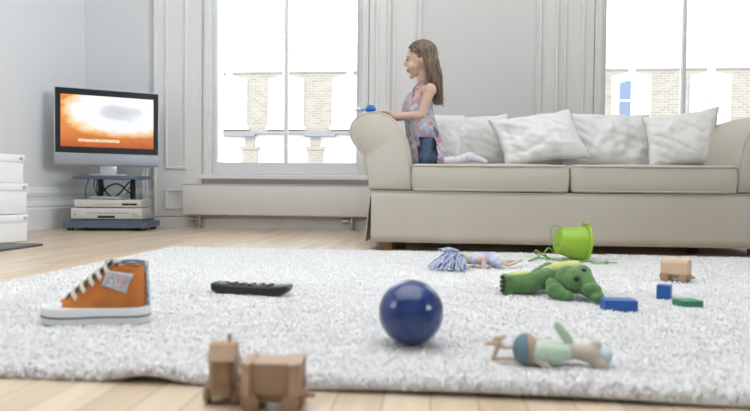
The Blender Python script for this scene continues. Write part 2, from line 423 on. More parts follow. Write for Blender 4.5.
for x, k in wins:
    hw = .72; zt = 5.08; zb = 2.9
    fr = MB(); fr.prism(arch(x-hw, x+hw, zb, zt-.12, .14), FY-.10, FY+.002); fr.box(x-.12, x+.12, FY-.14, FY, zt-.25, zt+.02)
    fr.box(x-hw-.08, x+hw+.08, FY-.2, FY, zb-.12, zb+.02, .01)
    f = fr.build('window', M['stucco'], bt)
    MB().prism(arch(x-hw+.27, x+hw-.27, zb+.1, zt-.40, .12), FY-.13, FY-.101).build('pane', M['pane'] if k else M['curtain'], f)
    bar = MB(); bar.box(x-.03, x+.03, FY-.16, FY-.125, zb+.1, zt-.35); bar.box(x-hw+.27, x+hw-.27, FY-.16, FY-.125, 3.85, 3.92)
    bar.build('glazing_bar', M['stucco'], f)
    MB().box(*((x+.03, x+hw-.27) if x < 8 else (x-hw+.27, x+hw-.27)), FY-.145, FY-.128, zb+.1, (zt-.46)).build('curtain', M['curtain'], f)
# awning ledge and shop columns below
lg = MB()
for x0, x1 in ((-8.5, -7.2), (-5.2, -3.9), (-3.3, -2.2)):
    lg.box(x0, x1, FY-.3, FY-.01, 2.50, 2.66, .03)
lg.box(-16, 20, FY-.3, FY, 2.60, 2.70, .02); lg.build('ledge', M['lead'], bt)
for x in (-7.45, -4.75, -2.0, 1, 4): 
    c = MB(); c.box(x-.32, x+.32, FY-.12, FY, 1.35, 2.05); c.box(x-.42, x+.42, FY-.16, FY, 1.98, 2.1); c.box(x-.2, x+.2, FY-.12, FY, 2.05, 2.45)
    c.build('shop_column', M['brick'], bt)
ch = MB(); ch.box(7.6, 8.4, FY+1.6, FY+2.2, 6.9, 7.15, .02)
for q in (7.75, 8.0, 8.25): ch.lathe([(.09, 7.15), (.075, 7.42), (.001, 7.42)], T(q, FY+1.9, 0), 10)
ch.build('chimney', M['stucco'], bt)

# ------------------------------------------------------------------ sofa
so = thing('sofa', 'large cream slipcovered sofa with rolled arms in front of the windows', 'sofa', (.69, 3.6, 0))
SF, SB = 3.10, 4.15
ARM_OUT = [(412,191),(412,175),(411,160),(408.5,145),(404,133),(397,123),(388,115.5),(378,112),(368,112.3),(359,115.5),(352,121),(348.8,129),(349.5,137),(353,145),(359.5,152.5),(364.5,161),(367.5,172),(369,182),(369.5,191)]
def arm_outline(cx, s):
    "side profile of the rolled arm in metres about its centre; s=-1 leans left"
    P = [Vector((-(a-381)/193.5*s, 0, .715-(b-112.7)/193.5)) for a, b in ARM_OUT]
    return [(cx+(p.x), p.z) for p in spline(P, 44)]
def loft(mb, outs, closed_ends=True):
    n = len(outs[0][1]); vs = []
    for y, o in outs: vs += [(a, y, b) for a, b in o]
    fs = []
    for k in range(len(outs)-1):
        for i in range(n): fs.append((k*n+i, k*n+(i+1) % n, (k+1)*n+(i+1) % n, (k+1)*n+i))
    if closed_ends: fs.append(tuple(range(n-1, -1, -1))); fs.append(tuple((len(outs)-1)*n+i for i in range(n)))
    mb.add(vs, fs)
def shrink(o, d):
    cx = sum(a for a, b in o)/len(o); cz = sum(b for a, b in o)/len(o)
    out = []
    for a, b in o:
        q = Vector((a-cx, b-cz)); L = q.length; q = q*((L-d)/L); out.append((cx+q.x, cz+q.y))
    return out
for cx, s in ((-.272, -1), (1.648, 1)):
    o = arm_outline(cx, s); a = MB()
    ys = [SF, SF+.008, SF+.025]+[SF+.025+i*.05 for i in range(1, 20)]+[SB-.012, SB]
    outs = []
    for y in ys:
        d = .014 if y == SF or y == SB else (.006 if y == SF+.008 or y == SB-.012 else 0)
        oo = shrink(o, d) if d else o
        oo = [(p+.006*noise.noise(Vector((p*5, y*6, q*5))), q+.005*noise.noise(Vector((p*5+9, y*6, q*5)))) for p, q in oo]
        outs.append((y, oo))
    loft(a, outs)
    ao = a.build('arm', M['slip'], so, 50)
    pp = MB(); pts = [Vector((p, SF+.004, q)) for p, q in shrink(o, .008)[:-1]]
    pp.tube(pts, .004, 6); pp.build('piping', M['slipseam'], ao, True)
# slipcover body with hanging skirt
sk = MB(); nx = 150; zs = [.30, .27, .22, .17, .12, .08, .042]
def skirt(mb, p0, p1, out, nx, sag=0.0, fold=.014, flare=.02):
    vs = []; p0 = Vector(p0); p1 = Vector(p1); out = Vector(out)
    for k, z in enumerate(zs):
        t = k/(len(zs)-1)
        for i in range(nx+1):
            u = i/nx; p = p0.lerp(p1, u)
            n = noise.noise(Vector((p.x*3.1, p.y*3.1, z*1.5)))*1.3 + .7*noise.noise(Vector((p.x*8+3, p.y*8, z*3+p.x*3)))
            p = p + out*(fold*n*t*1.6 + flare*t); vs.append((p.x, p.y, z - sag*t))
    fs = [(k*(nx+1)+i, k*(nx+1)+i+1, (k+1)*(nx+1)+i+1, (k+1)*(nx+1)+i) for k in range(len(zs)-1) for i in range(nx)]
    mb.add(vs, fs)
XL, XR = -.318, 1.694
skirt(sk, (XL, SF, 0), (XR, SF, 0), (0, -1, 0), nx)
skirt(sk, (XL, SF, 0), (XL, SB, 0), (-1, 0, 0), 60, flare=.03, fold=.02)
skirt(sk, (XR, SF, 0), (XR, SB, 0), (1, 0, 0), 60, flare=.03, fold=.02)
skirt(sk, (XL, SB, 0), (XR, SB, 0), (0, 1, 0), 60)
so_sk = sk.build('skirt', M['slip'], so, True); sd = so_sk.modifiers.new('s', 'SOLIDIFY'); sd.thickness = .004
pp = MB(); pp.tube([(XL, SF-.004, .305), (.2, SF-.004, .300), (.7, SF-.004, .298), (1.2, SF-.004, .300), (XR, SF-.004, .305)], .004, 6)
pp.build('skirt_seam', M['slipseam'], so, True)
bd = MB(); bd.box(XL+.01, XR-.01, SF+.012, SB-.01, .10, .305, .01); bd.box(-.13, 1.51, SB-.26, SB, .25, .76, .06, seg=4)
bd.build('frame_cover', M['slip'], so, 50)
def seat_cushion(x0, x1, y0, y1, z0, z1):
    nx_, ny_ = 40, 34; mb = MB(); cx, cy = (x0+x1)/2, (y0+y1)/2; hw, hd = (x1-x0)/2, (y1-y0)/2
    def se(u, e=.14): return math.copysign(min(1, abs(u))**1, u)
    bm = bmesh.new(); bmesh.ops.create_cube(bm, size=2)
    bmesh.ops.bevel(bm, geom=bm.edges[:], offset=.075, segments=3, affect='EDGES', profile=.6)
    bmesh.ops.subdivide_edges(bm, edges=bm.edges[:], cuts=7, use_grid_fill=True)
    h = (z1-z0)/2
    for q in bm.verts:
        x, y, z = q.co; crown = (1-min(1, abs(x))**2.5)*(1-min(1, abs(y))**2.5)
        zz = z*h + (crown*.014 if z > 0 else 0) + .004*noise.noise(Vector((x*4+x0*3, y*4, z)))
        bul = (1-z*z)
        q.co = Vector((cx + x*(hw-.006) + .008*bul*x*abs(x), cy + y*(hd-.008)+.012*bul*y*abs(y)+.004*noise.noise(Vector((x*4, z*2, x0))), (z0+z1)/2+zz))
    mb.bm(bm); return mb
for x0, x1 in ((-.112, .683), (.689, 1.487)):
    c = seat_cushion(x0, x1, SF-.015, 3.90, .305, .447).build('seat_cushion', M['slip'], so, 60)
    pp = MB()
    for z in (.438, .316):
        r = .03; pts = [(x0+.012, 3.7, z), (x0+.010, SF+.05, z), (x0+.02, SF+.0, z), (x0+.06, SF-.012, z), ((x0+x1)/2, SF-.014, z-.001), (x1-.06, SF-.012, z), (x1-.02, SF+.0, z), (x1-.010, SF+.05, z), (x1-.012, 3.7, z)]
        pp.tube(spline(pts, 60), .0045, 6)
    pp.build('piping', M['slipseam'], c, True)
for x, y, m in ((-.235, 3.15, 'leg'), (1.36, 3.30, 'darkleg'), (-.17, 3.22, 'darkleg'), (-.235, 4.05, 'leg'), (1.6, 4.05, 'leg'), (1.6, 3.16, 'leg')):
    MB().box(x-.024, x+.024, y-.024, y+.024, .0, .11, .004).build('leg', M[m], so)

# pillows
def pillow(name_label, loc, rot, w, h, t, seed, wr=1.0, pull=(0, 0), shear=0):
    mb = MB(); n = 44; vs = []; fs = []
    for side in (1, -1):
        for i in range(n+1):
            for j in range(n+1):
                u = -1+2*i/n; v = -1+2*j/n
                uu = math.sin(u*PI/2)*.35+u*.65; vv = math.sin(v*PI/2)*.35+v*.65
                e = max(0, (1-uu**2)*(1-vv**2)); th = t*.5*(e**.38)
                x = w/2*uu*(1-.07*(1-vv*vv)); z = h/2*vv*(1-.07*(1-uu*uu))
                # folds running in from the corners
                q = Vector((x*7+seed*3.7, z*7, seed)); wp = noise.noise_vector(q*.35)*.8; an_ = .4+seed*1.3+wp.z*.8; f1 = noise.noise(Vector(((q.x*math.cos(an_)+q.y*math.sin(an_))*1.0+wp.x, (q.y*math.cos(an_)-q.x*math.sin(an_))*.35+wp.y, seed)))
                f2 = noise.noise(Vector((q.x*2.2, q.y*.6+seed, side*2.)))
                f3 = abs(noise.noise(Vector((x*9+z*14, z*3, seed*2.)))); f3 = (1-f3*3.2)*max(0, noise.noise(q*.9)*2+.3) if f3 < .31 else 0
                y = side*(th + min(1, e*2.5)*wr*(.012*f1+.010*f2-.010*f3+.010*noise.noise(q*1.7)+.005*noise.noise(q*4)))
                cq = ((uu+1)*(vv+1)/4)**2; x += pull[0]*cq - shear*z; z += pull[1]*cq
                x += .006*noise.noise(Vector((v*3, seed, 1))); z += .008*noise.noise(Vector((u*3, seed, 5)))
                vs.append((x, -y, z))
    N1 = (n+1)*(n+1)
    for s in (0, 1):
        for i in range(n):
            for j in range(n):
                a = s*N1+i*(n+1)+j; fs.append((a, a+1, a+n+2, a+n+1))
    mb.add(vs, fs)
    me = bpy.data.meshes.new('pillow'); me.from_pydata(mb.v, [], mb.f)
    bm = bmesh.new(); bm.from_mesh(me); bmesh.ops.remove_doubles(bm, verts=bm.verts[:], dist=.0004); bmesh.ops.recalc_face_normals(bm, faces=bm.faces[:]); bm.to_mesh(me); bm.free()
    me.materials.append(M['pillow'])
    o = link('pillow', me, None, True); o.location = loc; o.rotation_euler = rot
    tag(o, name_label, 'pillow', 'white pillows along the sofa back')
    # corded edge
    pp = MB(); pts = []
    for k in range(81):
        a = k/80*4; sd_ = int(a) % 4; f = (a-int(a))*2-1
        u, v = [(f, -1), (1, f), (-f, 1), (-1, -f)][sd_]
        cq = ((u+1)*(v+1)/4)**2
        pts.append((pull[0]*cq - shear*h/2*v*(1-.07*(1-u*u)) + w/2*u*(1-.07*(1-v*v)) + .006*noise.noise(Vector((v*3, seed, 1))), 0, pull[1]*cq + h/2*v*(1-.07*(1-u*u))+.008*noise.noise(Vector((u*3, seed, 5)))))
    c = pp.tube(pts, .0035, 6, cap=False).build('corded_edge', M['slipseam'], o, True, world=False)
    return o
R = math.radians
pillow('folded white pillow in the sofa corner right behind the girl', (.045, 3.78, .63), (R(-16), R(3), R(-8)), .28, .34, .15, 1)
pillow('flat white pillow partly covered by the tilted pillow near the girl', (.25, 3.79, .62), (R(-15), R(-3), R(2)), .46, .34, .15, 2)
pillow('largest white pillow, tilted on its corner, at the meeting of the two seat cushions', at(538.5, 138.8, 3.60), (R(-20), R(-6), 0), .485, .30, .16, 3, 1.5, (-.005, .018), .22)
pillow('wide upright white pillow against the sofa back, second from the right', (1.03, 3.74, .622), (R(-16), R(1), R(1)), .54, .35, .16, 4, 1.2)
pillow('rightmost white pillow, its pointed corner raised beside the right sofa arm', at(680, 140, 3.56), (R(-18), R(-3), R(-3)), .37, .31, .15, 5, 1.2, (.05, .035))

# ------------------------------------------------------------------ rug
RGX0, RGX1, RGY0, RGY1 = -1.27, 2.1, .885, 2.84
rug = thing('rug', 'off-white shaggy wool rug covering the floor between camera and sofa', 'rug', (.3, 2, 0))
rugm = mat('cream_wool', (.92, .92, .92), .95, bump=.5, bscale=160, color2=(.85, .85, .845), vscale=90, sheen=.3)
pilem = mat('cream_wool_pile', (.93, .93, .93), .95, color2=(.85, .85, .845), vscale=60, sheen=.3)
def rug_lift(x, y):
    d = y-RGY0
    return .012*np.exp(-((x+.44)/.05)**2)*np.exp(-(d/.06)**2) + .004*np.sin(x*4+1)*np.exp(-(d/.1)**2)
nxr, nyr = 380, 250
gx = np.linspace(RGX0, RGX1, nxr+1); gy = np.linspace(RGY0, RGY1, nyr+1)
X, Y = np.meshgrid(gx, gy, indexing='ij')
def npnoise(X, Y, s, seed):
    g = np.random.default_rng(seed).random((256, 256)); x = X*s; y = Y*s
    xi = np.floor(x).astype(int); yi = np.floor(y).astype(int); fx = x-xi; fy = y-yi
    fx = fx*fx*(3-2*fx); fy = fy*fy*(3-2*fy); xi %= 256; yi %= 256; x1 = (xi+1) % 256; y1 = (yi+1) % 256
    return (g[xi, yi]*(1-fx)+g[x1, yi]*fx)*(1-fy)+(g[xi, y1]*(1-fx)+g[x1, y1]*fx)*fy
Z = .012+.004*npnoise(X, Y, 60, 1)+.004*npnoise(X, Y, 18, 2)+.003*npnoise(X, Y, 5, 3)+rug_lift(X, Y)
edge = np.minimum(np.minimum(X-RGX0, RGX1-X), np.minimum(Y-RGY0, RGY1-Y)); Z = np.where(edge < .02, Z*.75, Z)
wob = .006*(npnoise(X, Y, 6, 4)-.5)
vs = np.stack([X+wob, Y+.008*(npnoise(X, Y*0, 5, 9)-.5)*np.exp(-((Y-RGY0)/.2)), Z], -1).reshape(-1, 3)
idx = np.arange((nxr+1)*(nyr+1)).reshape(nxr+1, nyr+1)
fs = np.stack([idx[:-1, :-1], idx[1:, :-1], idx[1:, 1:], idx[:-1, 1:]], -1).reshape(-1, 4)
mb = MB(); mb.add(vs.tolist(), fs.tolist())
per = [idx[i, 0] for i in range(nxr+1)]+[idx[nxr, j] for j in range(1, nyr+1)]+[idx[i, nyr] for i in range(nxr-1, -1, -1)]+[idx[0, j] for j in range(nyr-1, 0, -1)]
bot = [(mb.v[i][0], mb.v[i][1], .002+float(rug_lift(mb.v[i][0], mb.v[i][1]))) for i in per]; n0 = len(mb.v); mb.v += bot; k = len(per)
for i in range(k): mb.f.append((int(per[i]), n0+i, n0+(i+1) % k, int(per[(i+1) % k]))); mb.m.append(0)
mb.build('backing', rugm, rug, True)
# pile: short curved wool tufts
def tufts(n, x0, x1, y0, y1, hgt, wid, zoff=None):
    x = rng.uniform(x0, x1, n); y = rng.uniform(y0, y1, n)
    return x, y
def tuft_mesh(x, y, z, hgt, wid):
    n = len(x); a = rng.uniform(0, 2*PI, n); lean = rng.uniform(.15, 1.0, n)*hgt
    h = hgt*rng.uniform(.55, 1.05, n); w_ = wid*rng.uniform(.6, 1.3, n); b = a+rng.uniform(-.8, .8, n)
    verts = np.zeros((n, 7, 3))
    for s, (t, ww) in enumerate(((0, 1.0), (.55, .95))):
        cx = x+np.cos(a)*lean*t*t; cy = y+np.sin(a)*lean*t*t; cz = z+h*t*(1.25-.25*t)
        for j in range(3):
            an = b+2*PI*j/3
            verts[:, s*3+j] = np.stack([cx+np.cos(an)*w_*ww*.5, cy+np.sin(an)*w_*ww*.5, cz], -1)
    verts[:, 6] = np.stack([x+np.cos(a)*lean, y+np.sin(a)*lean, z+h], -1)
    base = (np.arange(n)*7)[:, None]
    q = np.concatenate([base+np.array([j, (j+1) % 3, 3+(j+1) % 3, 3+j]) for j in range(3)], 1).reshape(-1, 4)
    t3 = np.concatenate([base+np.array([3+j, 3+(j+1) % 3, 6]) for j in range(3)], 1).reshape(-1, 3)
    return verts.reshape(-1, 3), q, t3
def raw_mesh(name, V, Q, T3):
    me = bpy.data.meshes.new(name); me.vertices.add(len(V)); me.vertices.foreach_set('co', V.astype(np.float32).ravel())
    loops = np.concatenate([Q.ravel(), T3.ravel()]); me.loops.add(len(loops)); me.loops.foreach_set('vertex_index', loops.astype(np.int32))
    st = np.concatenate([np.arange(len(Q))*4, len(Q)*4+np.arange(len(T3))*3]); me.polygons.add(len(st)); me.polygons.foreach_set('loop_start', st.astype(np.int32))
    me.polygons.foreach_set('use_smooth', np.ones(len(st), bool)); me.update(calc_edges=True); me.validate(); return me
def zat(x, y): return .010+.005*npnoise(x, y, 60, 1)+.004*npnoise(x, y, 18, 2)+.003*npnoise(x, y, 5, 3)+rug_lift(x, y)
xa = rng.uniform(RGX0, RGX1, 120000); ya = rng.uniform(RGY0, RGY1, 120000)
xb = rng.uniform(-1.1, 1.3, 90000); yb = rng.uniform(RGY0, 1.8, 90000)
xe = np.concatenate([rng.uniform(RGX0, RGX1, 9000), rng.uniform(RGX0, RGX1, 6000), RGX0+rng.uniform(-.006, .01, 6000)])
ye = np.concatenate([RGY0+rng.uniform(-.006, .012, 9000), RGY1+rng.uniform(-.01, .006, 6000), rng.uniform(RGY0, RGY1, 6000)])
xx = np.concatenate([xa, xb, xe]); yy = np.concatenate([ya, yb, ye])
ztop = zat(xx, yy); ne = len(xe); ztop[-ne:] = rng.uniform(.004, .014, ne)+rug_lift(xe, ye)
V, Q, T3 = tuft_mesh(xx, yy, ztop, .0105, .0040)
me = raw_mesh('pile', V, Q, T3); me.materials.append(pilem)
tag(link('pile', me, rug), kind='stuff')
RT = .024   # height of the top of the pile

exec_order = True
# ------------------------------------------------------------------ television corner
TVX, TVY = -2.46, 4.30
ta = R(31)
st = thing('television_stand', 'blue-grey television stand with an oval top shelf in the corner', 'television stand', (TVX+.08, TVY, 0), 0)
Ms = T(-2.39, 4.30, 0) @ RZ(ta*.35)
def rounded(w_, d_, r, n=6, bow=0):
    o = []
    for cx, cy, a0 in ((w_/2-r, d_/2-r, 0), (-w_/2+r, d_/2-r, 90), (-w_/2+r, -d_/2+r, 180), (w_/2-r, -d_/2+r, 270)):
        for i in range(n+1): a = R(a0+90*i/n); o.append((cx+r*math.cos(a), cy+r*math.sin(a)))
    return o
b = MB(); b.prism(rounded(.60, .40, .05), .022, .062, Ms, 'z'); b.prism(rounded(.52, .34, .04), .062, .078, Ms, 'z'); b.build('plinth', M['bluegrey'], st, 30)
for sx in (-.25, .25):
    for sy in (-.15, .15): MB().tube([Ms @ Vector((sx, sy, 0)), Ms @ Vector((sx, sy, .024))], .022, 12).build('caster', M['black'], st, 40)
b = MB(); b.prism([(.285*math.cos(a), .20*math.sin(a)) for a in np.linspace(0, 2*PI, 48, endpoint=False)], .376, .40, Ms, 'z'); b.build('top_shelf', M['bluegrey'], st, 30)
for sx in (-.14, .10):
    MB().tube([Ms @ Vector((sx, .14, .07)), Ms @ Vector((sx, .14, .387))], .020, 12).build('column', M['black'], st, 40)
b = MB()
b.tube(spline([Ms @ Vector(q) for q in ((-.13, .10, .25), (-.06, .06, .32), (.02, .06, .34), (.09, .10, .27))], 16), .006, 8)
b.tube(spline([Ms @ Vector(q) for q in ((-.12, .08, .38), (-.07, .05, .28), (.01, .02, .245), (.10, .06, .36))], 16), .006, 8)
b.build('cable', M['black'], st, 40)
for pts in ([(-.18, .02, .39), (-.20, 0, .30), (-.205, .03, .22), (-.2, .1, .1)], [(-.12, -.02, .39), (-.13, -.03, .33), (-.11, 0, .25), (-.10, .1, .22)],
            [(-.08, 0, .45), (-.10, -.02, .39), (-.12, 0, .32), (-.13, .05, .24)], [(.13, .02, .385), (.14, .0, .35), (.10, .04, .30), (.06, .1, .26)]):
    MB().tube(spline([Ms @ Vector(q) for q in pts], 20), .0035, 6).build('cable', M['black'], st, True)

def player(name, label, z0, h, w_, dx, slot, disp, logo=False):
    t = thing(name, label, 'player', tuple(Ms @ Vector((dx, 0, z0))))
    Mx = Ms @ T(dx, 0, z0)
    MB().box(-w_/2, w_/2, -.145, .14, .004, h, .004, Mx).build('case', M['whitebox2'], t, 30)
    for sx in (-.15, .15): MB().box(sx-.015, sx+.015, -.12, -.09, 0, .0045, 0, Mx).build('foot', M['black'], t)
    MB().box(-w_/2+.004, w_/2-.004, -.150, -.143, .008, h-.003, .002, Mx).build('front_panel', M['silverpanel'], t, 30)
    MB().box(*disp[:2], -.153, -.149, *disp[2:], 0, Mx).build('display', M['black'], t)
    b = MB(); b.box(*slot[:2], -.1525, -.149, *slot[2:], 0, Mx); b.build('slot', M['greyline'], t)
    for k in range(7 if h > .06 else 4):
        if h > .06: px, pz = w_/2-.06+.014*(k % 3), h*.35+.014*(k//3)
        else: px, pz = -.03+.016*k, h*.4
        MB().lathe([(.0001, .004), (.005, .004), (.005, 0)], Mx @ T(px, -.1495, pz) @ RX(R(90)), 10).build('button', M['silver'], t, True)
    if h > .06: MB().lathe([(.0001, .006), (.008, .005), (.009, 0)], Mx @ T(-w_/2+.03, -.1495, h*.5) @ RX(R(90)), 14).build('dial', M['silver'], t, True)
    return t
M['whitebox2'] = mat('champagne_case', (.62, .60, .57), .4, .3)
M['silverpanel'] = mat('champagne_front', (.72, .70, .65), .35, .2)
M['greyline'] = mat('grey_slot', (.35, .34, .33), .4)
player('video_recorder', 'wider lower champagne video recorder resting on the plinth of the television stand', .078, .086, .50, 0, (-.14, .16, .048, .053), (-.06, .06, .014, .030))
player('disc_player', 'slim champagne disc player on top of the video recorder', .165, .060, .47, .01, (-.09, .06, .026, .029), (.10, .205, .020, .034))
b = MB(); b.box(-.13, .09, -.10, .10, .004, .022, .004, Ms @ T(0, 0, .226)); b.box(-.12, .08, -.09, .09, 0, .005, 0, Ms @ T(0, 0, .226))
tag(b.build('set_top_box', M['silver'], None, 30), 'small flat silver box on top of the disc player under the oval shelf', 'electronics box')

# television
tv = thing('television', 'flat silver television with black bezel showing an orange and white picture', 'television', (TVX, TVY, .402))
Mt = T(-2.425, 4.29, 0) @ RZ(ta)
TW = .715/2
fr = MB(); fr.box(-TW, TW, -.035, .035, .475, 1.04, .008, Mt); fr.box(-TW+.05, TW-.05, .03, .075, .52, .97, .02, Mt); fr.build('casing', M['silver'], tv, 30)
b = MB(); zb, zt = .565, 1.032
b.box(-TW+.008, TW-.008, -.040, -.034, .987, zt, .002, Mt); b.box(-TW+.008, TW-.008, -.040, -.034, zb, zb+.045, .002, Mt)
b.box(-TW+.008, -TW+.042, -.040, -.034, zb+.04, zt-.04, .002, Mt); b.box(TW-.042, TW-.008, -.040, -.034, zb+.04, zt-.04, .002, Mt)
b.build('bezel', M['black'], tv)
b = MB(); b.box(-TW+.003, TW-.003, -.043, -.034, .482, .562, .004, Mt); b.build('speaker_panel', mat('silver_mesh', (.38, .41, .45), .45, .2, bump=.1, bscale=400), tv, 30)
def screen_mat():
    m = bpy.data.materials.new('lit_screen'); m.use_nodes = True; nt = m.node_tree; N = nt.nodes; L = nt.links
    b = N['Principled BSDF']; tc = N.new('ShaderNodeTexCoord'); sx = N.new('ShaderNodeSeparateXYZ'); L.new(tc.outputs['Generated'], sx.inputs[0])
    uv = N.new('ShaderNodeUVMap')
    L.new(uv.outputs[0], sx.inputs[0])
    def mt(op, a, b_, c=None):
        n = N.new('ShaderNodeMath'); n.operation = op
        for i, q in enumerate((a, b_)):
            if hasattr(q, 'node'): L.new(q, n.inputs[i])
            else: n.inputs[i].default_value = q
        return n.outputs[0]
    nz = N.new('ShaderNodeTexNoise'); nz.inputs['Scale'].default_value = 5; nz.inputs['Detail'].default_value = 5; L.new(uv.outputs[0], nz.inputs[0])
    u = mt('SUBTRACT', sx.outputs[0], .64); v = mt('SUBTRACT', sx.outputs[1], .70)
    d = mt('SQRT', mt('ADD', mt('POWER', mt('ABSOLUTE', mt('DIVIDE', u, .66), 0), 2), mt('POWER', mt('ABSOLUTE', mt('DIVIDE', v, .52), 0), 2)), 0)
    d = mt('ADD', d, mt('MULTIPLY', mt('SUBTRACT', nz.outputs['Fac'], .5), .5))
    r = N.new('ShaderNodeValToRGB'); e = r.color_ramp.elements; e[0].position = 0; e[0].color = (.62, .64, .68, 1); e[1].position = .24; e[1].color = (.72, .74, .78, 1)
    for p, c in ((.34, (.93, .95, 1)), (.74, (.97, .95, .92)), (.90, (.95, .62, .25)), (1.0, (.80, .26, .05))):
        q = e.new(p); q.color = (*c, 1)
    L.new(d, r.inputs[0])
    # darker red-brown band at the foot of the picture
    r2 = N.new('ShaderNodeValToRGB'); r2.color_ramp.elements[0].color = (.55, .22, .10, 1); r2.color_ramp.elements[1].color = (1, 1, 1, 1)
    r2.color_ramp.elements[0].position = .0; r2.color_ramp.elements[1].position = .35; L.new(mt('ADD', sx.outputs[1], mt('MULTIPLY', mt('SUBTRACT', nz.outputs['Fac'], .5), .3)), r2.inputs[0])
    mx = N.new('ShaderNodeMix'); mx.data_type = 'RGBA'; mx.blend_type = 'MULTIPLY'; mx.inputs[0].default_value = .8; L.new(r.outputs[0], mx.inputs[6]); L.new(r2.outputs[0], mx.inputs[7])
    # soft caption streak
    cu = mt('ABSOLUTE', mt('SUBTRACT', sx.outputs[0], .40), 0); cv = mt('ABSOLUTE', mt('SUBTRACT', sx.outputs[1], .13), 0)
    n2 = N.new('ShaderNodeTexNoise'); n2.inputs['Scale'].default_value = 30; L.new(uv.outputs[0], n2.inputs[0])
    k = mt('MULTIPLY', mt('MULTIPLY', mt('LESS_THAN', cu, .22), mt('LESS_THAN', cv, .028)), mt('MULTIPLY', n2.outputs['Fac'], 1.4))
    mx2 = N.new('ShaderNodeMix'); mx2.data_type = 'RGBA'; L.new(k, mx2.inputs[0]); L.new(mx.outputs[2], mx2.inputs[6]); mx2.inputs[7].default_value = (1, .85, .55, 1)
    b.inputs['Base Color'].default_value = (.02, .02, .02, 1); b.inputs['Roughness'].default_value = .3
    L.new(mx2.outputs[2], b.inputs['Emission Color']); b.inputs['Emission Strength'].default_value = 1.0
    return m
sx0, sx1, sz0, sz1 = -TW+.040, TW-.040, zb+.043, .989
me = bpy.data.meshes.new('screen'); me.from_pydata([Mt @ Vector(q) for q in ((sx0, -.0365, sz0), (sx1, -.0365, sz0), (sx1, -.0365, sz1), (sx0, -.0365, sz1), (sx0, -.034, sz0), (sx1, -.034, sz0), (sx1, -.034, sz1), (sx0, -.034, sz1))], [], [(0, 1, 2, 3), (4, 7, 6, 5), (0, 4, 5, 1), (1, 5, 6, 2), (2, 6, 7, 3), (3, 7, 4, 0)])
uvl = me.uv_layers.new(name='UVMap')
for li, uvc in zip(range(4), ((0, 0), (1, 0), (1, 1), (0, 1))): uvl.data[li].uv = uvc
me.materials.append(screen_mat()); link('screen', me, tv)
b = MB(); b.prism(rounded(.26, .18, .05), .4005, .412, Mt, 'z'); b.box(-.06, .06, -.01, .03, .41, .49, .008, Mt); b.build('pedestal', M['silver'], tv, 30)

# storage boxes by the left wall and the hearth slab
tag(MB().box(RX0+.03, -2.03, 1.9, 2.96, 0.0, .013, .003).build('hearth_slab', M['slate'], None), 'thin dark grey slab lying on the floor in front of the white boxes', 'slab')
def storage_box(label, z0, h, inset):
    t = thing('storage_box', label, 'box', (-2.29, 3.20, z0), R(-14), 'stacked white storage boxes')
    w_ = .40; L_ = .34
    # local: far front corner at origin, box extends to -x and -y
    MB().box(-L_+inset, -inset, -w_+inset, -inset, .002, h-.012, .004).build('body', M['whitebox'], t, 30, world=False)
    l = MB().box(-L_-.006+inset, .006-inset, -w_-.006+inset, .006-inset, h-.042, h-.001, .005).build('lid', M['whitebox'], t, 30, world=False)
    c = MB()
    c.tube([(.007-inset, .008-inset-.03, h-.022), (.0145-inset, -.03+.008-inset, h-.022)], .010, 12); c.build('stud', M['silver'], t, 40, world=False)
    return t
storage_box('lowest of the three stacked white lidded storage boxes by the left wall', 0, .155, 0)
storage_box('middle of the three stacked white lidded storage boxes by the left wall', .156, .172, .002)
storage_box('topmost and smallest of the three stacked white lidded storage boxes', .329, .160, .013)

# ------------------------------------------------------------------ the girl
gy0 = 3.46
girl = thing('person', 'girl with long dark-blonde hair in a floral top and jeans kneeling on the sofa', 'person', (-.03, gy0, .45))
def G(x, y, dy=0.0): return at(x, y, gy0+dy)
bd = MB()
hc = G(421.3, 57.8)                       # centre of the skull
# skull, face, jaw
bd.ell(hc, (.088, .068, .084)); bd.ell(hc+Vector((-.030, 0, -.030)), (.056, .054, .062))
bd.ell(hc+Vector((-.034, 0, -.078)), (.034, .036, .031)); bd.ell(hc+Vector((-.053, 0, -.106)), (.016, .018, .014))       # jaw, chin
bd.caps(hc+Vector((-.084, 0, -.012)), hc+Vector((-.094, 0, -.040)), .006, .0075); bd.ell(hc+Vector((-.084, .009, -.044)), .0065, 2); bd.ell(hc+Vector((-.084, -.009, -.044)), .0065, 2)
for s in (-1, 1):
    bd.ell(hc+Vector((-.052, s*.034, -.052)), (.025, .021, .028)); bd.ell(hc+Vector((.006, s*.068, -.028)), (.014, .006, .020))   # cheek, ear
bd.ell(hc+Vector((-.075, 0, -.070)), (.012, .018, .006), 2); bd.ell(hc+Vector((-.071, 0, -.079)), (.011, .015, .006), 2)         # lips
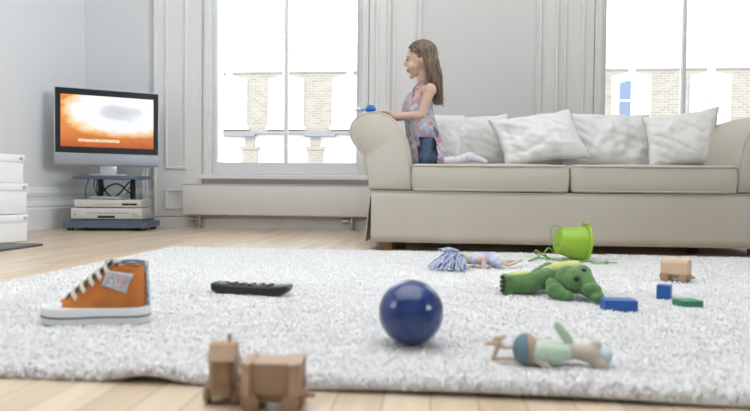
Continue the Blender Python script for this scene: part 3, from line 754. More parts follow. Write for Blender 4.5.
# neck, torso
sh = G(425, 91); bd.caps(hc+Vector((.010, 0, -.05)), sh+Vector((-.002, 0, -.005)), .036, .038)
chest = G(419, 103); waist = G(424, 124); hip = G(427, 139)
bd.ell(chest, (.062, .088, .075)); bd.ell(waist, (.056, .076, .080)); bd.ell(hip, (.056, .078, .06)); bd.caps(sh+Vector((0, -.06, -.012)), sh+Vector((0, .06, -.012)), .034)
def arm(dy, shp, elb, wri, hand_c, side):
    a = G(*shp, dy); e = G(*elb, dy*1.15); w_ = Vector(wri); bd.ell(a, (.036, .034, .038)); bd.caps(a, e, .030, .024); bd.caps(e, w_, .0245, .0165)
    h = Vector(hand_c); bd.caps(w_, h, .0165, .015); bd.ell((w_+h)/2+(h-w_)*.35, (.026, .022, .011), 3)
    d = (h-w_).normalized(); latv = Vector((-d.y, d.x, 0)).normalized()
    for k, (ln, off) in enumerate(((.036, -1.35), (.042, -.45), (.040, .45), (.031, 1.3))):
        b0 = h+latv*off*.0105; k1 = b0+d*ln*.45+Vector((0, 0, -.001)); k2 = k1+d*ln*.55+Vector((0, 0, -.009-.002*k))
        bd.caps(b0, k1, .0058, .0052, 10); bd.caps(k1, k2, .0052, .0044, 10)
    t0 = w_+d*.016+latv*side*.014; t1 = t0+d*.02+latv*side*.018+Vector((0, 0, -.003)); t2 = t1+d*.018+latv*side*.004+Vector((0, 0, -.004))
    bd.caps(t0, t1, .0075, .006, 10); bd.caps(t1, t2, .006, .005, 10)
wn = at(394, 116, 3.33); hn = at(385, 111.8, 3.31)
arm(-.095, (430, 90), (421, 115), wn, hn, -1)
wf = Vector((-.19, 3.60, .745)); hf = Vector((-.235, 3.60, .738)); arm(.095, (427, 91), (417, 116), wf, hf, 1)
# kneeling legs under the jeans
kn = Vector((-.065, 0, .515)); hp = Vector((-.035, 0, .63)); an = Vector((.155, 0, .497)); 
for s in (-1, 1):
    y = gy0+s*.06
    bd.caps((hp.x, y, hp.z), (kn.x, y, kn.z), .046, .040); bd.caps((kn.x, y, kn.z-.005), (an.x, y+s*.015, an.z-.014), .034, .017); bd.caps((an.x, y+s*.01, an.z), (an.x+.06, y+s*.02, an.z-.014), .018, .012)
def lipzone(c, n):
    q = c-hc
    return 1 if (q.x < -.068 and abs(q.y) < .018 and -.085 < q.z < -.064) else 0
blob('body', bd, [M['skin'], M['lips']], .0034, girl, 3, lipzone)
# eyes
for s in (-1, 1):
    e = MB(); ec = hc+Vector((-.0690, s*.030, -.020)); e.ell(ec, (.0085, .0095, .0050), 3); eo = e.build('eye', mat('eye_white', (.8, .8, .8), .2), girl, True)
    MB().ell(ec+Vector((-.0055, s*.004, -.0005)), (.0045, .006, .0050), 2).build('iris', mat('brown_iris', (.05, .03, .02), .2), eo, True)
    b = MB(); b.tube(spline([ec+Vector((-.012, -s*.012, .016)), ec+Vector((-.009, s*.002, .021)), ec+Vector((.004, s*.014, .018))], 8), [.0015]*4+[.002]*3+[.001]*2, 6); b.build('eyebrow', M['hair'], girl, True)
    b = MB(); b.tube(spline([ec+Vector((-.012, -s*.008, .004)), ec+Vector((-.0115, s*.004, .008)), ec+Vector((-.002, s*.013, .004))], 8), .0014, 6); b.build('eyelash', M['darkleg'], girl, True)
# hair
hm = MB()
def hair_surf(x0, th, s):
    "point on the hair shell: x0 along the parting, th down the side"
    rx, ry, rz = .096, .079, .102
    bx = max(-.97, min(.97, x0)); k = math.sqrt(1-bx*bx)
    return hc+Vector((.006+rx*bx, s*ry*k*math.sin(th), rz*k*math.cos(th)))
cap = MB(); cap.ell(hc+Vector((.014, 0, .012)), (.084, .0745, .083), 3)
hm.add(cap.v, cap.f)
for i in range(520):
    s = random.choice((-1, 1)); u = random.random(); x0 = -.86+1.7*u
    th0 = random.uniform(0, .12) if random.random() < .7 else random.uniform(.1, 1.0)
    pts = []
    # sweep back along the shell: front locks travel back before falling
    xb = max(x0, .05+.85*random.random()) if x0 < .55 else x0
    for k in range(7):
        t = k/6; th = th0+(1.72-th0)*t; xx_ = x0+(xb-x0)*(t**.9)
        pts.append(hair_surf(xx_, th, s)+Vector((random.uniform(-.002, .002),)*3))
    ex = G(random.uniform(432.5, 441), random.uniform(92, 103.5)) if random.random() < .55 else G(random.uniform(428, 438), random.uniform(83, 96))
    last = pts[-1]; yy_ = s*abs(last.y-gy0)*random.uniform(.2, 1.0)*.95
    end = Vector((ex.x+random.uniform(-.004, .012), gy0+yy_, ex.z))
    m1 = last.lerp(end, .33)+Vector((random.uniform(.0, .018), s*.006, 0)); m2 = last.lerp(end, .68)+Vector((random.uniform(-.004, .022), s*.004, 0))
    tip = end+Vector((random.uniform(-.01, .022), random.uniform(-.008, .008), -.012))
    P = spline(pts+[m1, m2, end, tip], 22)
    wv = random.uniform(0, 6); am = random.uniform(.002, .008)
    P = [p+Vector((am*math.sin(j*.62+wv)*max(0, (j-7)/12), am*math.cos(j*.55+wv)*max(0, (j-7)/12), 0)) for j, p in enumerate(P)]
    r0_ = random.uniform(.0028, .0052)
    hm.tube(P, [r0_*(.5+.5*min(1, j/3))*(1-.8*(j/22)**3) for j in range(23)], 5, flat=.6)
for i in range(46):    # fine hair at the temple
    s = random.choice((-1, 1)); a = random.uniform(.15, 1.25)
    p0 = hair_surf(-.80+.10*a, a, s); p1 = hair_surf(-.45+.1*a, a+.15, s); p2 = hair_surf(-.05, 1.4, s); p3 = hair_surf(.25, 1.75, s)+Vector((0, 0, -.01)); p4 = G(428, 84)+Vector((random.uniform(0, .02), s*.05, 0))
    hm.tube(spline([p0, p1, p2, p3, p4], 14), [.0032]*12+[.002, .0015, .001], 5, flat=.6)
hm.build('hair', M['hair'], girl, True)
cl = G(414, 52)
MB().caps(Vector((cl.x, gy0-.066, cl.z)), Vector((cl.x+.016, gy0-.068, cl.z-.010)), .0035).build('hair_clip', mat('pink_clip', (.75, .45, .5), .4), girl, True)
# jeans
jn = MB(); hj = G(427, 141)
jn.ell(hj+Vector((0, 0, -.005)), (.072, .099, .068))
for s in (-1, 1):
    y = gy0+s*.06
    jn.caps((hp.x+.005, y, .62), (kn.x+.012, y, .507), .062, .056); jn.caps((kn.x+.01, y, .500), (an.x-.11, y+s*.008, .490), .046, .036)
def jdisp(c, n): return c+n*.0025*noise.noise(c*38)
blob('jeans', jn, M['denim'], .005, girl, 4, disp=jdisp)
# socks
for s in (-1, 1):
    y = gy0+s*.075; sk_ = MB()
    if s < 0: sk_.caps((.045, y-.02, .474), (.14, y-.03, .478), .024, .024); sk_.caps((.13, y-.03, .478), (.19, y-.035, .496), .024, .026); sk_.caps((.185, y-.035, .498), (.205, y-.035, .508), .026, .020); sk_.caps((.20, y-.035, .496), (.285, y-.03, .474), .024, .014)
    else: sk_.caps((.10, y, .480), (.19, y, .484), .024, .026); sk_.caps((.19, y, .484), (.28, y, .472), .024, .014)
    blob('sock', sk_, M['sock'], .004, girl, 3)
# floral tunic: bodice and a loose skirt open at the hip
def tunic():
    # (pixel row, front px, back px, half depth in m)
    rows = [(91.5, 413, 429, .060), (95, 408, 431, .078), (100, 404.5, 432, .088), (105, 402, 432.5, .094), (110, 401.5, 433, .096), (117, 403, 434, .108), (124, 405, 436, .118), (131, 406, 438, .126), (139, 407, 441, .130), (148, 407, 445, .136), (157, 407, 449, .144), (164.2, 406, 452, .150)]
    nb = 72; vs = []; fs = []
    for r_, (py, xf, xb_, hd) in enumerate(rows):
        F = G(xf, py); Bk = G(xb_, py); cx = (F.x+Bk.x)/2; hx = (Bk.x-F.x)/2; z = F.z
        low = max(0, (r_-4)/7)
        for i in range(nb):
            a = 2*PI*i/nb; wave = 1+low*(.05*math.sin(a*7+r_*.3)+.035*math.sin(a*13+1))+.012*noise.noise(Vector((math.cos(a)*2, math.sin(a)*2, r_*.4)))
            sn_ = math.sin(a); vs.append((cx+hx*math.cos(a)*wave, gy0+hd*math.copysign(abs(sn_)**(1-.45*low), sn_)*wave, z))
    for r_ in range(len(rows)-1):
        for i in range(nb):
            a = 2*PI*(i+.5)/nb; am_ = a if a < PI else a-2*PI      # -pi/2 faces the camera
            py = (rows[r_][0]+rows[r_+1][0])/2
            half = max(0, (py-138)/26)*.55+(.10 if py > 138 else 0)
            xq = vs[r_*nb+i][0]; xl_, xr_ = G(417.5, py).x, G(435.5, py).x; slope = max(0, (146-py)/8)*.03
            if py > 138 and am_ < 0 and xl_+slope < xq < xr_-slope: continue
            if r_ == 0 and (abs(abs(am_)-PI/2) < .75): continue     # arm holes
            if r_ == 1 and (abs(abs(am_)-PI/2+.1) < .5): continue
            fs.append((r_*nb+i, r_*nb+(i+1) % nb, (r_+1)*nb+(i+1) % nb, (r_+1)*nb+i))
    mb = MB(); mb.add(vs, fs); o = mb.build('tunic', M['floral'], girl, True)
    sd_ = o.modifiers.new('s', 'SOLIDIFY'); sd_.thickness = .003; sd_.offset = 0
    return o
tu = tunic()
for s in (-1, 1):
    b = MB(); b.tube(spline([G(413, 92)+Vector((0, s*.045, 0)), G(418, 86.5)+Vector((0, s*.058, 0)), G(424, 83.5)+Vector((0, s*.060, .004)), G(431, 87.5)+Vector((0, s*.058, 0)), G(431, 95)+Vector((0, s*.05, 0))], 16), .0035, 6, flat=1.6)
    b.build('strap', mat('mauve_strap', (.35, .22, .30), .8), tu, True)

# toy on the sofa arm
px = at(371, 108.3, 3.18); toy = MB()
toy.ell(px, (.024, .022, .018), 3, (0, .2, 0)); toy.ell(px+Vector((-.014, 0, -.006)), (.018, .020, .013)); toy.ell(px+Vector((.014, .0, -.006)), (.014, .018, .011))
tb = MB(); tb.ell(px+Vector((-.046, 0, -.005)), (.022, .02, .010)); tb.ell(px+Vector((-.064, .0, -.008)), (.014, .016, .012)); tb.caps(px+Vector((-.07, -.01, -.004)), px+Vector((-.084, -.012, -.014)), .006, .005); tb.caps(px+Vector((-.06, .005, .0)), px+Vector((-.072, .01, .008)), .005, .004)
pt = thing('soft_toy', 'small blue and white soft toy on the rounded sofa arm by the hand', 'soft toy', (px.x, px.y, px.z-.02))
blob('body', toy, mat('bright_blue_plush', (.03, .12, .52), .8, bump=.4, bscale=80, color2=(.04, .20, .62), vscale=60), .003, pt)
blob('tail', tb, mat('blue_white_fabric', (.70, .76, .82), .8, color2=(.25, .38, .58), vscale=70), .003, pt)

# ------------------------------------------------------------------ toys on the rug
# ball
bc = at(411, 312.3, 1.09); br = .0590
ball = thing('ball', 'shiny dark blue rubber ball on the rug', 'ball', (bc.x, bc.y, bc.z-br))
MB().ell(bc, br, 4).build('skin', M['blue'], ball, True)
MB().lathe([(.0001, .0008), (.004, .0006), (.0045, -.001)], T(bc.x, bc.y, bc.z) @ RZ(.6) @ RX(R(40)) @ T(0, 0, br), 14).build('valve', M['blockblue'], ball, True)
# beach style moulded seams are too faint to show

# sneaker
def sneaker():
    toe = Vector((-.800, 1.168)); heel = Vector((-.593, 1.210)); ang = math.atan2(heel.y-toe.y, heel.x-toe.x)
    t = thing('sneaker', 'orange canvas high-top sneaker with white laces on the left of the rug', 'shoe', (toe.x, toe.y, RT-.003), ang)
    L = (heel-toe).length    # local: +x towards the heel, y across, z up
    sc = L/.25
    def s(v): return tuple(q*sc for q in v)
    # footprint half-widths along x
    fp = [(0, .004), (.004, .022), (.012, .033), (.03, .043), (.06, .048), (.09, .046), (.13, .038), (.17, .034), (.21, .034), (.235, .029), (.246, .018), (.25, .004)]
    def hw(x): return float(np.interp(x, [p[0] for p in fp], [p[1] for p in fp]))
    def outline(k=1.0, grow=0):
        xs_ = [p[0] for p in fp]; o = [(x, hw(x)*k+grow) for x in xs_]+[(x, -hw(x)*k-grow) for x in reversed(xs_)]
        return [((x-.125)*(1+grow*8)+.125, y) for x, y in o]
    def rings(spec, mb, n=None):
        vs = []; 
        for k, gr, z, lift in spec:
            for x, y in outline(k, gr): vs.append(s((x, y, z+lift*max(0, 1-x/.06)**2)))
        n = len(outline()); fs = [tuple(range(n))]
        for r_ in range(len(spec)-1):
            for i in range(n): fs.append((r_*n+i, r_*n+(i+1) % n, (r_+1)*n+(i+1) % n, (r_+1)*n+i))
        fs.append(tuple((len(spec)-1)*n+i for i in range(n))); mb.add(vs, fs)
    a = MB(); rings([(1, -.002, 0, .010), (1, .001, .003, .008), (1, .002, .020, .004), (1, .002, .038, .004), (1, 0, .042, .004)], a); sole = a.build('sole', M['rubber'], t, 40, world=False)
    a = MB(); rings([(1, .0028, .0185, .004), (1, .0028, .022, .004)], a); a.build('stripe', M['stripe'], sole, world=False)
    # upper: cross sections along x (top height, half width at mid)
    secs = [(.040, .058, .036), (.06, .066, .039), (.08, .080, .040), (.10, .097, .039), (.12, .112, .037), (.14, .125, .036), (.155, .136, .036), (.17, .147, .0355), (.19, .150, .035), (.21, .149, .034), (.228, .147, .031), (.2405, .146, .020)]
    vs = []; n = 22
    for x, zt_, w2 in secs:
        for i in range(n):
            a_ = PI*i/(n-1); c = math.cos(a_); sn = math.sin(a_)
            k = .25 if x < .13 else .16
            yy_ = math.copysign(abs(c)**(.55 if x < .13 else .38), c)*min(w2, hw(min(x, .244))+.001)
            zz = .028+(zt_-.028)*(sn**(.75 if x < .13 else .42)); 
            taper = 1-.22*((zz-.028)/(.12)) if x > .10 else 1-.25*((zz-.028)/(zt_-.028))
            vs.append(s((x, yy_*taper, zz)))
    fs = [(r_*n+i, r_*n+i+1, (r_+1)*n+i+1, (r_+1)*n+i) for r_ in range(len(secs)-1) for i in range(n-1)]
    # leave the mouth open at the top
    fs = [f for f in fs if not (f[0]//n >= 7 and 7 <= f[0] % n <= 13 and f[0]//n < 10)]
    fs.append(tuple(range(n-1, -1, -1))); fs.append(tuple((len(secs)-1)*n+i for i in range(n)))
    a = MB(); a.add(vs, fs); up = a.build('upper', M['orange'], t, 50, world=False)
    sd_ = up.modifiers.new('s', 'SOLIDIFY'); sd_.thickness = .003*sc
    # lining and collar
    a = MB(); rim = [s((x, y, z)) for x, y, z in ((.168, 0, .150), (.175, .022, .150), (.20, .027, .151), (.225, .022, .150), (.239, 0, .150), (.225, -.022, .150), (.20, -.027, .151), (.175, -.022, .150), (.168, 0, .150))]
    a.tube(spline(rim, 40), .0028*sc, 8); a.build('collar', M['lining'], t, True, world=False)
    # toe cap
    a = MB(); vs = []; n2 = 14; m2 = 18
    for j in range(n2+1):
        tt = j/n2; x = .001+.054*tt
        zt_ = .030+.030*math.sqrt(min(1, tt*1.25))*(1 if tt < .8 else 1)
        for i in range(m2+1):
            a_ = PI*i/m2; vs.append(s((x-.001, (hw(x)+.0015)*math.cos(a_)*(1-.10*math.sin(a_)), .018+(zt_-.018)*math.sin(a_)**.7)))
    a.add(vs, [(j*(m2+1)+i, j*(m2+1)+i+1, (j+1)*(m2+1)+i+1, (j+1)*(m2+1)+i) for j in range(n2) for i in range(m2)])
    tcap = a.build('toe_cap', M['rubber'], t, True, world=False); tcap.modifiers.new('s', 'SOLIDIFY').thickness = .003*sc
    # tongue
    a = MB(); T0 = [(.062, .066), (.09, .092), (.12, .116), (.145, .137), (.160, .151), (.166, .157)]
    vs = [s((x-.004, y, z+.002-.010*abs(y)/.02)) for x, z in T0 for y in (-.019, -.01, 0, .01, .019)]
    a.add(vs, [(r_*5+i, r_*5+i+1, (r_+1)*5+i+1, (r_+1)*5+i) for r_ in range(len(T0)-1) for i in range(4)])
    tg = a.build('tongue', M['lining'], t, True, world=False); tg.modifiers.new('s', 'SOLIDIFY').thickness = .004*sc
    # facing strips (dark stitched edge)
    for sg in (-1, 1):
        a = MB(); a.tube(spline([s((x+.004, sg*y, z)) for x, y, z in ((.056, .022, .066), (.08, .023, .080), (.10, .023, .097), (.125, .023, .116), (.15, .023, .133), (.166, .022, .147))], 20), .0016*sc, 6)
        a.build('edge_trim', M['lining'], t, True, world=False)
    # laces: five crossings with a loop hanging on the near side
    for k, (x, z) in enumerate(((.078, .083), (.098, .100), (.118, .117), (.136, .131), (.153, .146))):
        a = MB(); dx = .012
        a.tube(spline([s(q) for q in ((x+.010, -.030, z-.017), (x+.002, -.027, z-.004), (x, -.014, z+.006), (x+.003, 0, z+.009), (x+.008, .016, z+.006), (x+.014, .029, z-.010))], 18), .0036*sc, 7, flat=.6)
        a.tube(spline([s(q) for q in ((x+.008, -.031, z-.022), (x+.001, -.033, z-.010), (x-.002, -.026, z+.002), (x+.004, -.010, z+.007))], 12), .0040*sc, 7, flat=.6)
        a.build('lace', M['lace'], t, True, world=False)
    a = MB(); a.tube(spline([s(q) for q in ((.150, -.02, .148), (.160, -.030, .160), (.178, -.03, .161), (.188, -.026, .155), (.172, -.028, .153))], 20), .003*sc, 7, flat=.6); a.build('lace', M['lace'], t, True, world=False)
    # patch on the near side with its printed marks
    a = MB(); P0 = lambda x, z, o=0: s((x, -(min(.0355, hw(x)))*(1-.22*((z-.028)/.12))-.0016-o-.0008, z))
    quad = [(.146, .096), (.158, .133), (.220, .124), (.203, .078)]
    g = 6; vs = []
    for i in range(g+1):
        for j in range(g+1):
            u = i/g; v = j/g; x = (1-u)*(1-v)*quad[0][0]+(1-u)*v*quad[1][0]+u*v*quad[2][0]+u*(1-v)*quad[3][0]; z = (1-u)*(1-v)*quad[0][1]+(1-u)*v*quad[1][1]+u*v*quad[2][1]+u*(1-v)*quad[3][1]
            vs.append(P0(x, z, .0012))
    a.add(vs, [(i*(g+1)+j, i*(g+1)+j+1, (i+1)*(g+1)+j+1, (i+1)*(g+1)+j) for i in range(g) for j in range(g)])
    pa = a.build('patch', mat('silver_patch', (.42, .44, .50), .45, .3, color2=(.55, .57, .62), vscale=40), t, True, world=False); pa.modifiers.new('s', 'SOLIDIFY').thickness = .0015
    a = MB()
    for st_ in ([(.168, .124), (.160, .114), (.171, .107), (.167, .097), (.158, .099)], [(.182, .120), (.180, .101), (.190, .099), (.187, .118)], [(.199, .117), (.195, .094), (.206, .099)]):
        a.tube(spline([P0(x, z, .0028) for x, z in st_], 14), .0018, 6)
    a.build('patch_print', mat('pale_print', (.72, .74, .80), .5, color2=(.62, .35, .42), vscale=60), pa, True, world=False)
    # heel strip
    a = MB(); a.tube([s((.2475, 0, .034)), s((.2475, 0, .08)), s((.2445, 0, .12)), s((.2425, 0, .152))], [.008*sc, .007*sc, .007*sc, .009*sc], 10, flat=.5); a.build('heel_strip', M['rubberblue'], t, True, world=False)
M['rubberblue'] = mat('pale_blue_trim', (.50, .58, .66), .7, color2=(.20, .25, .33), vscale=120)
sneaker()

# remote control
rc = thing('remote_control', 'black remote control lying on the rug behind the sneaker and ball', 'remote control', (-.482, 1.57, RT-.004), R(-7))
a = MB()
secs = [(-.105, .026, .020, .030), (-.106, .027, .010, .031), (-.09, .027, .004, .030), (-.04, .026, .003, .027), (.05, .026, .003, .027), (.085, .026, .004, .029), (.10, .025, .010, .031), (.108, .022, .020, .031)]
vs = []
for x, hw_, z0, z1 in secs: vs += [(x, -hw_, z0+.004), (x, -hw_*.8, z0), (x, hw_*.8, z0), (x, hw_, z0+.004), (x, hw_, z1-.003), (x, hw_*.85, z1), (x, -hw_*.85, z1), (x, -hw_, z1-.003)]
fs = [(k*8+i, k*8+(i+1) % 8, (k+1)*8+(i+1) % 8, (k+1)*8+i) for k in range(len(secs)-1) for i in range(8)]+[tuple(range(8)), tuple(7*8+i for i in range(7, -1, -1))]
a.add(vs, fs); a.build('case', M['black'], rc, 50, world=False)
for i in range(6):
    for j in range(3):
        MB().box(-.085+i*.026, -.071+i*.026, -.017+j*.012, -.008+j*.012, .026, .0315, .001).build('button', M['darkleg'] if (i+j) % 4 else M['greyline'], rc, None, world=False)

# building blocks
def block(name, label, loc, rz, size, m, grp=None):
    o = MB().box(-size[0]/2, size[0]/2, -size[1]/2, size[1]/2, 0, size[2], .0015).build(name, m, None); o.location = loc; o.rotation_euler = (0, 0, rz)
    return tag(o, label, 'toy block', grp)
block('toy_block', 'larger oblong blue wooden block in front of the crocodile snout', (.447, 1.485, RT-.004), R(1), (.076, .045, .029), M['blockblue'])
block('toy_block', 'small blue cube-shaped block between the oblong blue block and the wooden wagon', (.624, 1.68, RT-.004), R(-28), (.034, .034, .038), M['blockblue'])
block('toy_block', 'flat dark green wooden block at the right, beside the small blue cube', (.642, 1.575, RT-.004), R(14), (.056, .044, .017), M['blockgreen'])

# small wooden wagon near the sofa
def wheel(cx, cy, cz, r_, th, rz, parent, m, name='wheel'):
    w_ = MB(); w_.lathe([(.0001, -th/2), (r_*.9, -th/2), (r_, -th/2+.002), (r_, th/2-.002), (r_*.9, th/2), (r_*.35, th/2+.001), (.0001, th/2+.002)], T(cx, cy, cz) @ RX(R(90)), 20)
    return w_.build(name, m, parent, 40, world=False)
def wagon(label, loc, rz, L, Wd, Hh, r_, ends=False, cat='toy wagon'):
    t = thing('toy_wagon', label, cat, loc, rz)
    z0 = r_*1.1
    MB().box(-L*.56, L*.56, -Wd*.38, Wd*.38, z0-.004, z0+.010, .002).build('chassis', M['wood'], t, None, world=False)
    o = [(-Wd/2, z0+.010), (Wd/2, z0+.010), (Wd/2, z0+Hh*.72)]+[(Wd/2*math.cos(a), z0+Hh*.72+Hh*.28*math.sin(a)) for a in np.linspace(.15, PI-.15, 9)]+[(-Wd/2, z0+Hh*.72)]
    if ends: o = [(-Wd/2, z0+.010), (Wd/2, z0+.010), (Wd/2, z0+Hh), (-Wd/2, z0+Hh)]
    b_ = MB(); b_.prism(o, -L/2, L/2, axis='x'); b_.build('body', M['wood2'] if ends else M['birch'], t, 35, world=False)
    if ends:
        for sx in (-1, 1):
            q = MB(); q.prism([(sx*L/2, -Wd/2-.001), (sx*(L/2-.014), -Wd/2-.012), (sx*(L/2-.014), Wd/2), (sx*L/2, Wd/2)], z0+.009, z0+Hh+.0015, None, 'z'); q.build('post', M['wood2'], t, None, world=False)
    for sx in (-1, 1):
        for sy in (-1, 1): wheel(sx*L*.33, sy*(Wd/2+.003), r_, r_, .009, 0, t, M['wood'])
    h_ = MB(); h_.tube([(L*.56, 0, z0+.003), (L*.56+.012, 0, z0+.003)], .003, 8); h_.build('coupling', M['wood'], t, None, world=False)
    return t
wagon('small pale wooden toy wagon on the rug near the right sofa leg', (.785, 2.02, RT-.004), R(-36), .080, .05, .060, .0135)

# bucket lying on its side
bk = thing('toy_bucket', 'lime green toy bucket tipped on its side on the rug before the sofa', 'bucket', (.59, 2.62, RT))
Mk = T(.524, 2.58, RT+.080) @ RZ(R(10)) @ RY(R(90-(-8)))
L_ = .112; rb0, rb1 = .053, .074
prof = [(.0001, 0), (rb0-.003, 0), (rb0, .004), (rb1-.002, L_-.02), (rb1-.001, L_-.004), (rb1+.006, L_-.004), (rb1+.009, L_), (rb1+.009, L_+.006), (rb1+.003, L_+.008), (rb1-.003, L_+.004), (rb1-.005, L_-.01), (rb0-.004, .008), (.0001, .006)]
MB().lathe(prof, Mk, 48).build('body', M['lime'], bk, 50)
b = MB(); b.tube([Mk @ Vector((-(rb1+.012)*1.0, sy, L_)) for sy in (-.02, 0, .02)], .008, 8); b.build('spout', M['lime'], bk, True)
b = MB(); b.tube(spline([at(x, y, 2.56) for x, y in ((553, 241), (550.5, 233), (552, 227), (557, 225), (562, 229), (563.5, 236), (560, 243), (555, 245))], 30), .0022, 6)
b.build('handle', M['limecord'], bk, True)
b = MB()
def gr(x, y, z=RT+.004):
    d = _f + _r*((x-W/2)/FP) - _u*((y-H/2)/FP); return CAM+d*((z-HC)/d.z)
b.tube(spline([gr(554, 252, .05), gr(549, 248, .07), gr(545, 252, .06), gr(547, 257), gr(556, 260), gr(566, 261), gr(578, 262), gr(588, 261), gr(594, 263)], 50), .0035, 6)
b.tube(spline([gr(547, 257), gr(541, 254, .045), gr(536, 250, .06), gr(535, 253, .04), gr(540, 256), gr(533, 259), gr(529, 261), gr(538, 258), gr(550, 259)], 40), .003, 6)
b.tube(spline([gr(594, 263), gr(600, 263), gr(608, 262.5), gr(617, 263)], 14), .0025, 6); b.ell(gr(606.5, 262.5, RT+.006), (.010, .009, .007), 2)
b.build('cord', M['limecord'], bk, True)

# plush crocodile
cr = thing('plush_crocodile', 'green plush crocodile with yellow belly sprawled on the rug', 'soft toy', (.33, 1.66, RT-.004))
def c3(x, y, Y): return at(x, y, Y)
body = MB(); px_ = 1/355
def cap2(a, b_, r1, r2=None): body.caps(a, b_, r1, r2)
# leg with square foot (left)
cap2(c3(510, 284, 1.68), c3(530, 284, 1.68), .0285, .028)
body.box(-.030, .0, -.026, .026, -.030, .028, .008, Matrix.Translation(c3(512, 284.5, 1.68)))
cap2(c3(530, 282, 1.68), c3(541, 280, 1.70), .026, .027)
cap2(c3(541, 280, 1.70), c3(556, 274, 1.74), .029, .028)     # torso
cap2(c3(556, 273, 1.74), c3(572, 276, 1.70), .028, .030)
cap2(c3(536, 276, 1.76), c3(548, 268, 1.79), .020, .018); cap2(c3(548, 268, 1.79), c3(566, 268, 1.79), .017, .016)  # far arm
blob('body', body, [M['croc'], M['crocyel']], .0035, cr, 3, lambda c, n: 0)
bel = MB(); bel.caps(c3(546, 271.5, 1.725), c3(556, 269, 1.72), .015, .016); bel.caps(c3(556, 268, 1.715), c3(575, 267, 1.70), .017, .019); bel.caps(c3(511, 275.8, 1.68), c3(528, 274.2, 1.69), .010, .011)
blob('belly', bel, M['crocyel'], .003, cr, 3)
ar = MB(); ar.caps(c3(552, 284, 1.63), c3(553, 291, 1.62), .017, .018); ar.caps(c3(553, 291, 1.62), c3(569, 296, 1.59), .019, .013); ar.ell(c3(556, 289, 1.615), (.022, .018, .017))
blob('front_leg', ar, M['croc'], .003, cr, 3)
hd = MB(); hd.ell(c3(568, 279, 1.64), (.036, .032, .037)); hd.ell(c3(575, 281, 1.62), (.034, .03, .034)); hd.ell(c3(582, 274, 1.65), (.026, .026, .026))
hd.caps(c3(580, 279, 1.63), c3(598, 297, 1.57), .034, .017); hd.ell(c3(598, 297.5, 1.565), (.018, .017, .013)); hd.ell(c3(592, 289, 1.58), (.024, .02, .016))
hd.ell(c3(576.5, 277, 1.605), (.012, .01, .012)); hd.ell(c3(584, 270, 1.63), (.013, .012, .013))
ho = blob('head', hd, M['croc'], .003, cr, 3)
for (x, y, Y) in ((576.7, 278.8, 1.586), (583.7, 270.8, 1.612)):
    MB().ell(c3(x, y, Y), (.0075, .006, .0075), 2).build('eye', M['black'], ho, True)
for (x, y) in ((602, 299.5), (598, 301)): MB().ell(c3(x, y, 1.549), .0022, 2).build('nostril', M['crocdark'], ho, True)
for y in (277, 281.5, 286, 290.5): MB().caps(c3(503, y, 1.65), c3(500.2, y, 1.648), .0055, .002).build('claw', M['black'], cr, True)
# stitched mouth line
b = MB(); b.tube(spline([c3(575, 290, 1.607), c3(583, 294, 1.583), c3(592, 300, 1.556), c3(599, 304, 1.545)], 12), .0016, 6); b.build('mouth_seam', M['crocdark'], ho, True)

# rag doll with yarn hair
dl = thing('rag_doll', 'rag doll with long lilac yarn hair and lavender dress lying near the sofa', 'doll', (.17, 2.27, RT))
dY = 2.27
m_doll = mat('doll_cloth', (.62, .47, .40), .9, bump=.2, bscale=200)
m_lav = mat('lavender_dress', (.40, .42, .60), .85, bump=.2, bscale=60, color2=(.58, .62, .74), vscale=35)
m_yarn = mat('lilac_yarn', (.27, .33, .52), .9, color2=(.60, .65, .76), vscale=70)
b = MB(); b.ell(at(462, 259, dY), (.026, .026, .024)); b.caps(at(468, 261, dY), at(476, 261, dY), .012, .014); b.ell(at(482, 260, dY), (.034, .028, .020))
b.caps(at(478, 260, dY-.03), at(483, 258, dY-.035), .009, .009); b.caps(at(483, 258, dY-.035), at(484, 267, dY-.045), .0095, .008); b.ell(at(483.5, 268.5, dY-.045), (.013, .009, .006))
b.caps(at(497, 261, dY), at(509, 265, dY-.02), .008, .007); b.caps(at(509, 265, dY-.02), at(522, 260, dY+.03), .007, .005); b.caps(at(497, 262, dY-.01), at(514, 261, dY+.02), .007, .006)
blob('body', b, m_doll, .003, dl)
b = MB(); b.ell(at(482, 258, dY+.004), (.036, .032, .022)); b.ell(at(492, 259, dY), (.028, .034, .026)); b.ell(at(497, 263, dY), (.020, .034, .017)); b.ell(at(474, 260, dY), (.020, .026, .016))
def ddisp(c, n): return c+n*.006*noise.noise(c*55)
blob('dress', b, m_lav, .003, dl, 2, disp=ddisp)
b = MB()
for i in range(150):
    c0 = at(462, 258, dY)+Vector((random.uniform(-.026, -.010), random.uniform(-.018, .02), random.uniform(-.008, .024)))
    up = random.random() < .25
    if up: e_ = at(random.uniform(441, 457), random.uniform(248.5, 258), dY+random.uniform(-.04, .02)); m_ = (c0+e_)/2+Vector((0, 0, .008))
    else: e_ = gr(random.uniform(431, 455) if i % 4 else random.uniform(450, 470), random.uniform(263, 269.5) if i % 4 else random.uniform(267, 270), RT+random.uniform(.002, .009)); m_ = c0.lerp(e_, .5)+Vector((random.uniform(-.01, .01), 0, random.uniform(.004, .016)))
    cv = lambda: Vector((random.uniform(-.008, .008), random.uniform(-.008, .008), random.uniform(0, .005)))
    b.tube(spline([c0, c0.lerp(m_, .5)+cv(), m_+cv(), m_.lerp(e_, .5)+cv(), e_, e_+Vector((random.uniform(-.015, .012), random.uniform(-.01, .01), -.001))], 14), .0026, 5)
b.build('yarn_hair', m_yarn, dl, True)

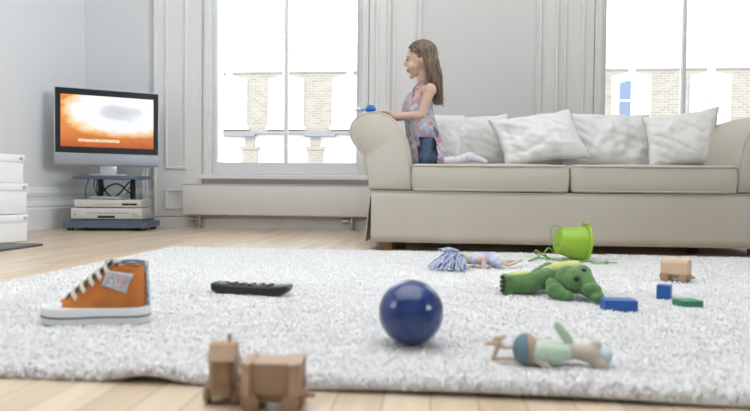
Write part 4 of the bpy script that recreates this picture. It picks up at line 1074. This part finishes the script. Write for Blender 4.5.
# pale green fairy doll in the foreground
fY = .99
fd = thing('cloth_doll', 'pale green and beige cloth doll with thin stick legs on the front of the rug', 'doll', (.19, fY, RT))
m_beige = mat('beige_cloth', (.50, .45, .38), .9, bump=.2, bscale=200)
m_stick = mat('tan_cord', (.56, .42, .30), .8)
m_teal = mat('teal_cloth', (.13, .20, .24), .9, bump=.2, bscale=200)
m_mint = mat('mint_gauze', (.46, .60, .48), .8, bump=.2, bscale=100)
m_brown = mat('dusty_brown_cloth', (.42, .29, .22), .9)
F = lambda x, y, d=0.0: at(x, y, fY+d)
b = MB(); b.caps(F(560, 352), F(574, 351), .015, .013); b.caps(F(574, 351), F(592, 354), .013, .016); b.caps(F(592, 353), F(596, 345), .012, .009); b.caps(F(590, 356), F(602, 364, -.01), .012, .010); b.ell(F(535, 351), (.028, .024, .022)); b.caps(F(535, 351), F(560, 352), .022, .016)
b.caps(F(540, 362, -.02), F(548, 366, -.03), .006, .005); blob('body', b, m_beige, .003, fd)
b = MB(); b.ell(F(526, 349), (.022, .026, .026)); bh = F(526, 349); 
blob('skirt', b, [m_teal, m_brown], .003, fd, 2, lambda c, n: 1 if c.x > bh.x+.002 else 0)
b = MB(); b.ell(F(549, 352.5, -.012), (.032, .019, .019), 3, (0, .05, 0)); b.ell(F(563, 352, -.012), (.014, .014, .013)); blob('bodice', b, m_mint, .003, fd, disp=lambda c, n: c+n*.002*noise.noise(c*90))
b = MB(); vs = []; o_ = [F(571, 347), F(566, 341), F(559, 333), F(555, 324), F(556, 321), F(560, 325), F(567, 334), F(574, 343)]
b.tube(spline([F(572, 346), F(566, 337), F(559, 328), F(555, 322)], 12), [.0014, .002, .0022, .0024, .0025, .0025, .0024, .0023, .0022, .002, .0018, .0012, .0005], 10, flat=3.2)
b.build('wing', m_mint, fd, True)
b = MB(); b.ell(F(604, 354), (.014, .017, .013)); b.ell(F(603, 359), (.012, .014, .011)); blob('hat', b, mat('pale_blue_cloth', (.52, .62, .68), .9), .003, fd)
for pts, in (([(517, 347), (505, 347.5), (497, 344)],), ([(517, 358), (503, 358.5), (493, 359)],)):
    b = MB(); b.tube(spline([F(*p) for p in pts], 8), .0028, 8); b.build('leg', m_stick, fd, True)
b = MB(); b.caps(F(498, 342), F(486.5, 343.5), .004, .003); b.caps(F(499, 340), F(502, 337.5), .0035, .003); b.caps(F(495, 338), F(504, 337), .0032, .0032); b.caps(F(499, 344), F(493, 359), .0042, .0036); b.ell(F(497, 344), (.006, .006, .006))
blob('foot', b, m_stick, .002, fd, 1)

# wooden train in the foreground, on the floor in front of the rug
wgL = at(270, 400, .80)
twg = wagon('large blurred wooden toy wagon in the foreground on the bare floor', (at(271, 411, .80).x, .815, 0.0), R(3), .082, .046, .052, .012, True)
def loco():
    X0 = at(219.5, 400, .81).x
    t = thing('toy_locomotive', 'blurred wooden toy locomotive in front of the rug, left of the big wagon', 'toy locomotive', (X0, .838, 0), R(97)); t.scale = (.9, .82, .88)
    # local +x points away from the camera
    MB().box(-.045, .048, -.017, .017, .016, .028, .002).build('chassis', M['wood'], t, None, world=False)
    b_ = MB(); b_.prism([(-.044, -.013), (-.036, -.021), (-.002, -.021), (-.002, .021), (-.036, .021), (-.044, .013)], .022, .074, None, 'z'); b_.build('cab', M['wood'], t, 30, world=False)
    b_ = MB(); b_.prism([(-.047, .073), (.003, .073), (-.002, .090), (-.014, .098), (-.030, .096)], -.022, .022); b_.build('roof', M['wood2'], t, 30, world=False)
    b_ = MB(); b_.lathe([(.0001, 0), (.020, 0), (.020, .042), (.018, .045), (.0001, .045)], T(0, 0, .048) @ RY(R(90)), 24); b_.build('boiler', M['wood2'], t, 40, world=False)
    b_ = MB(); b_.lathe([(.005, 0), (.0035, .006), (.003, .014), (.004, .017), (.0001, .018)], T(-.012, -.008, .092), 14); b_.build('chimney', M['wood'], t, 40, world=False)
    for sx in (-.022, .026):
        for sy in (-1, 1): wheel(sx, sy*.026, .017, .017, .009, 0, t, M['wood'])
    return t
loco()
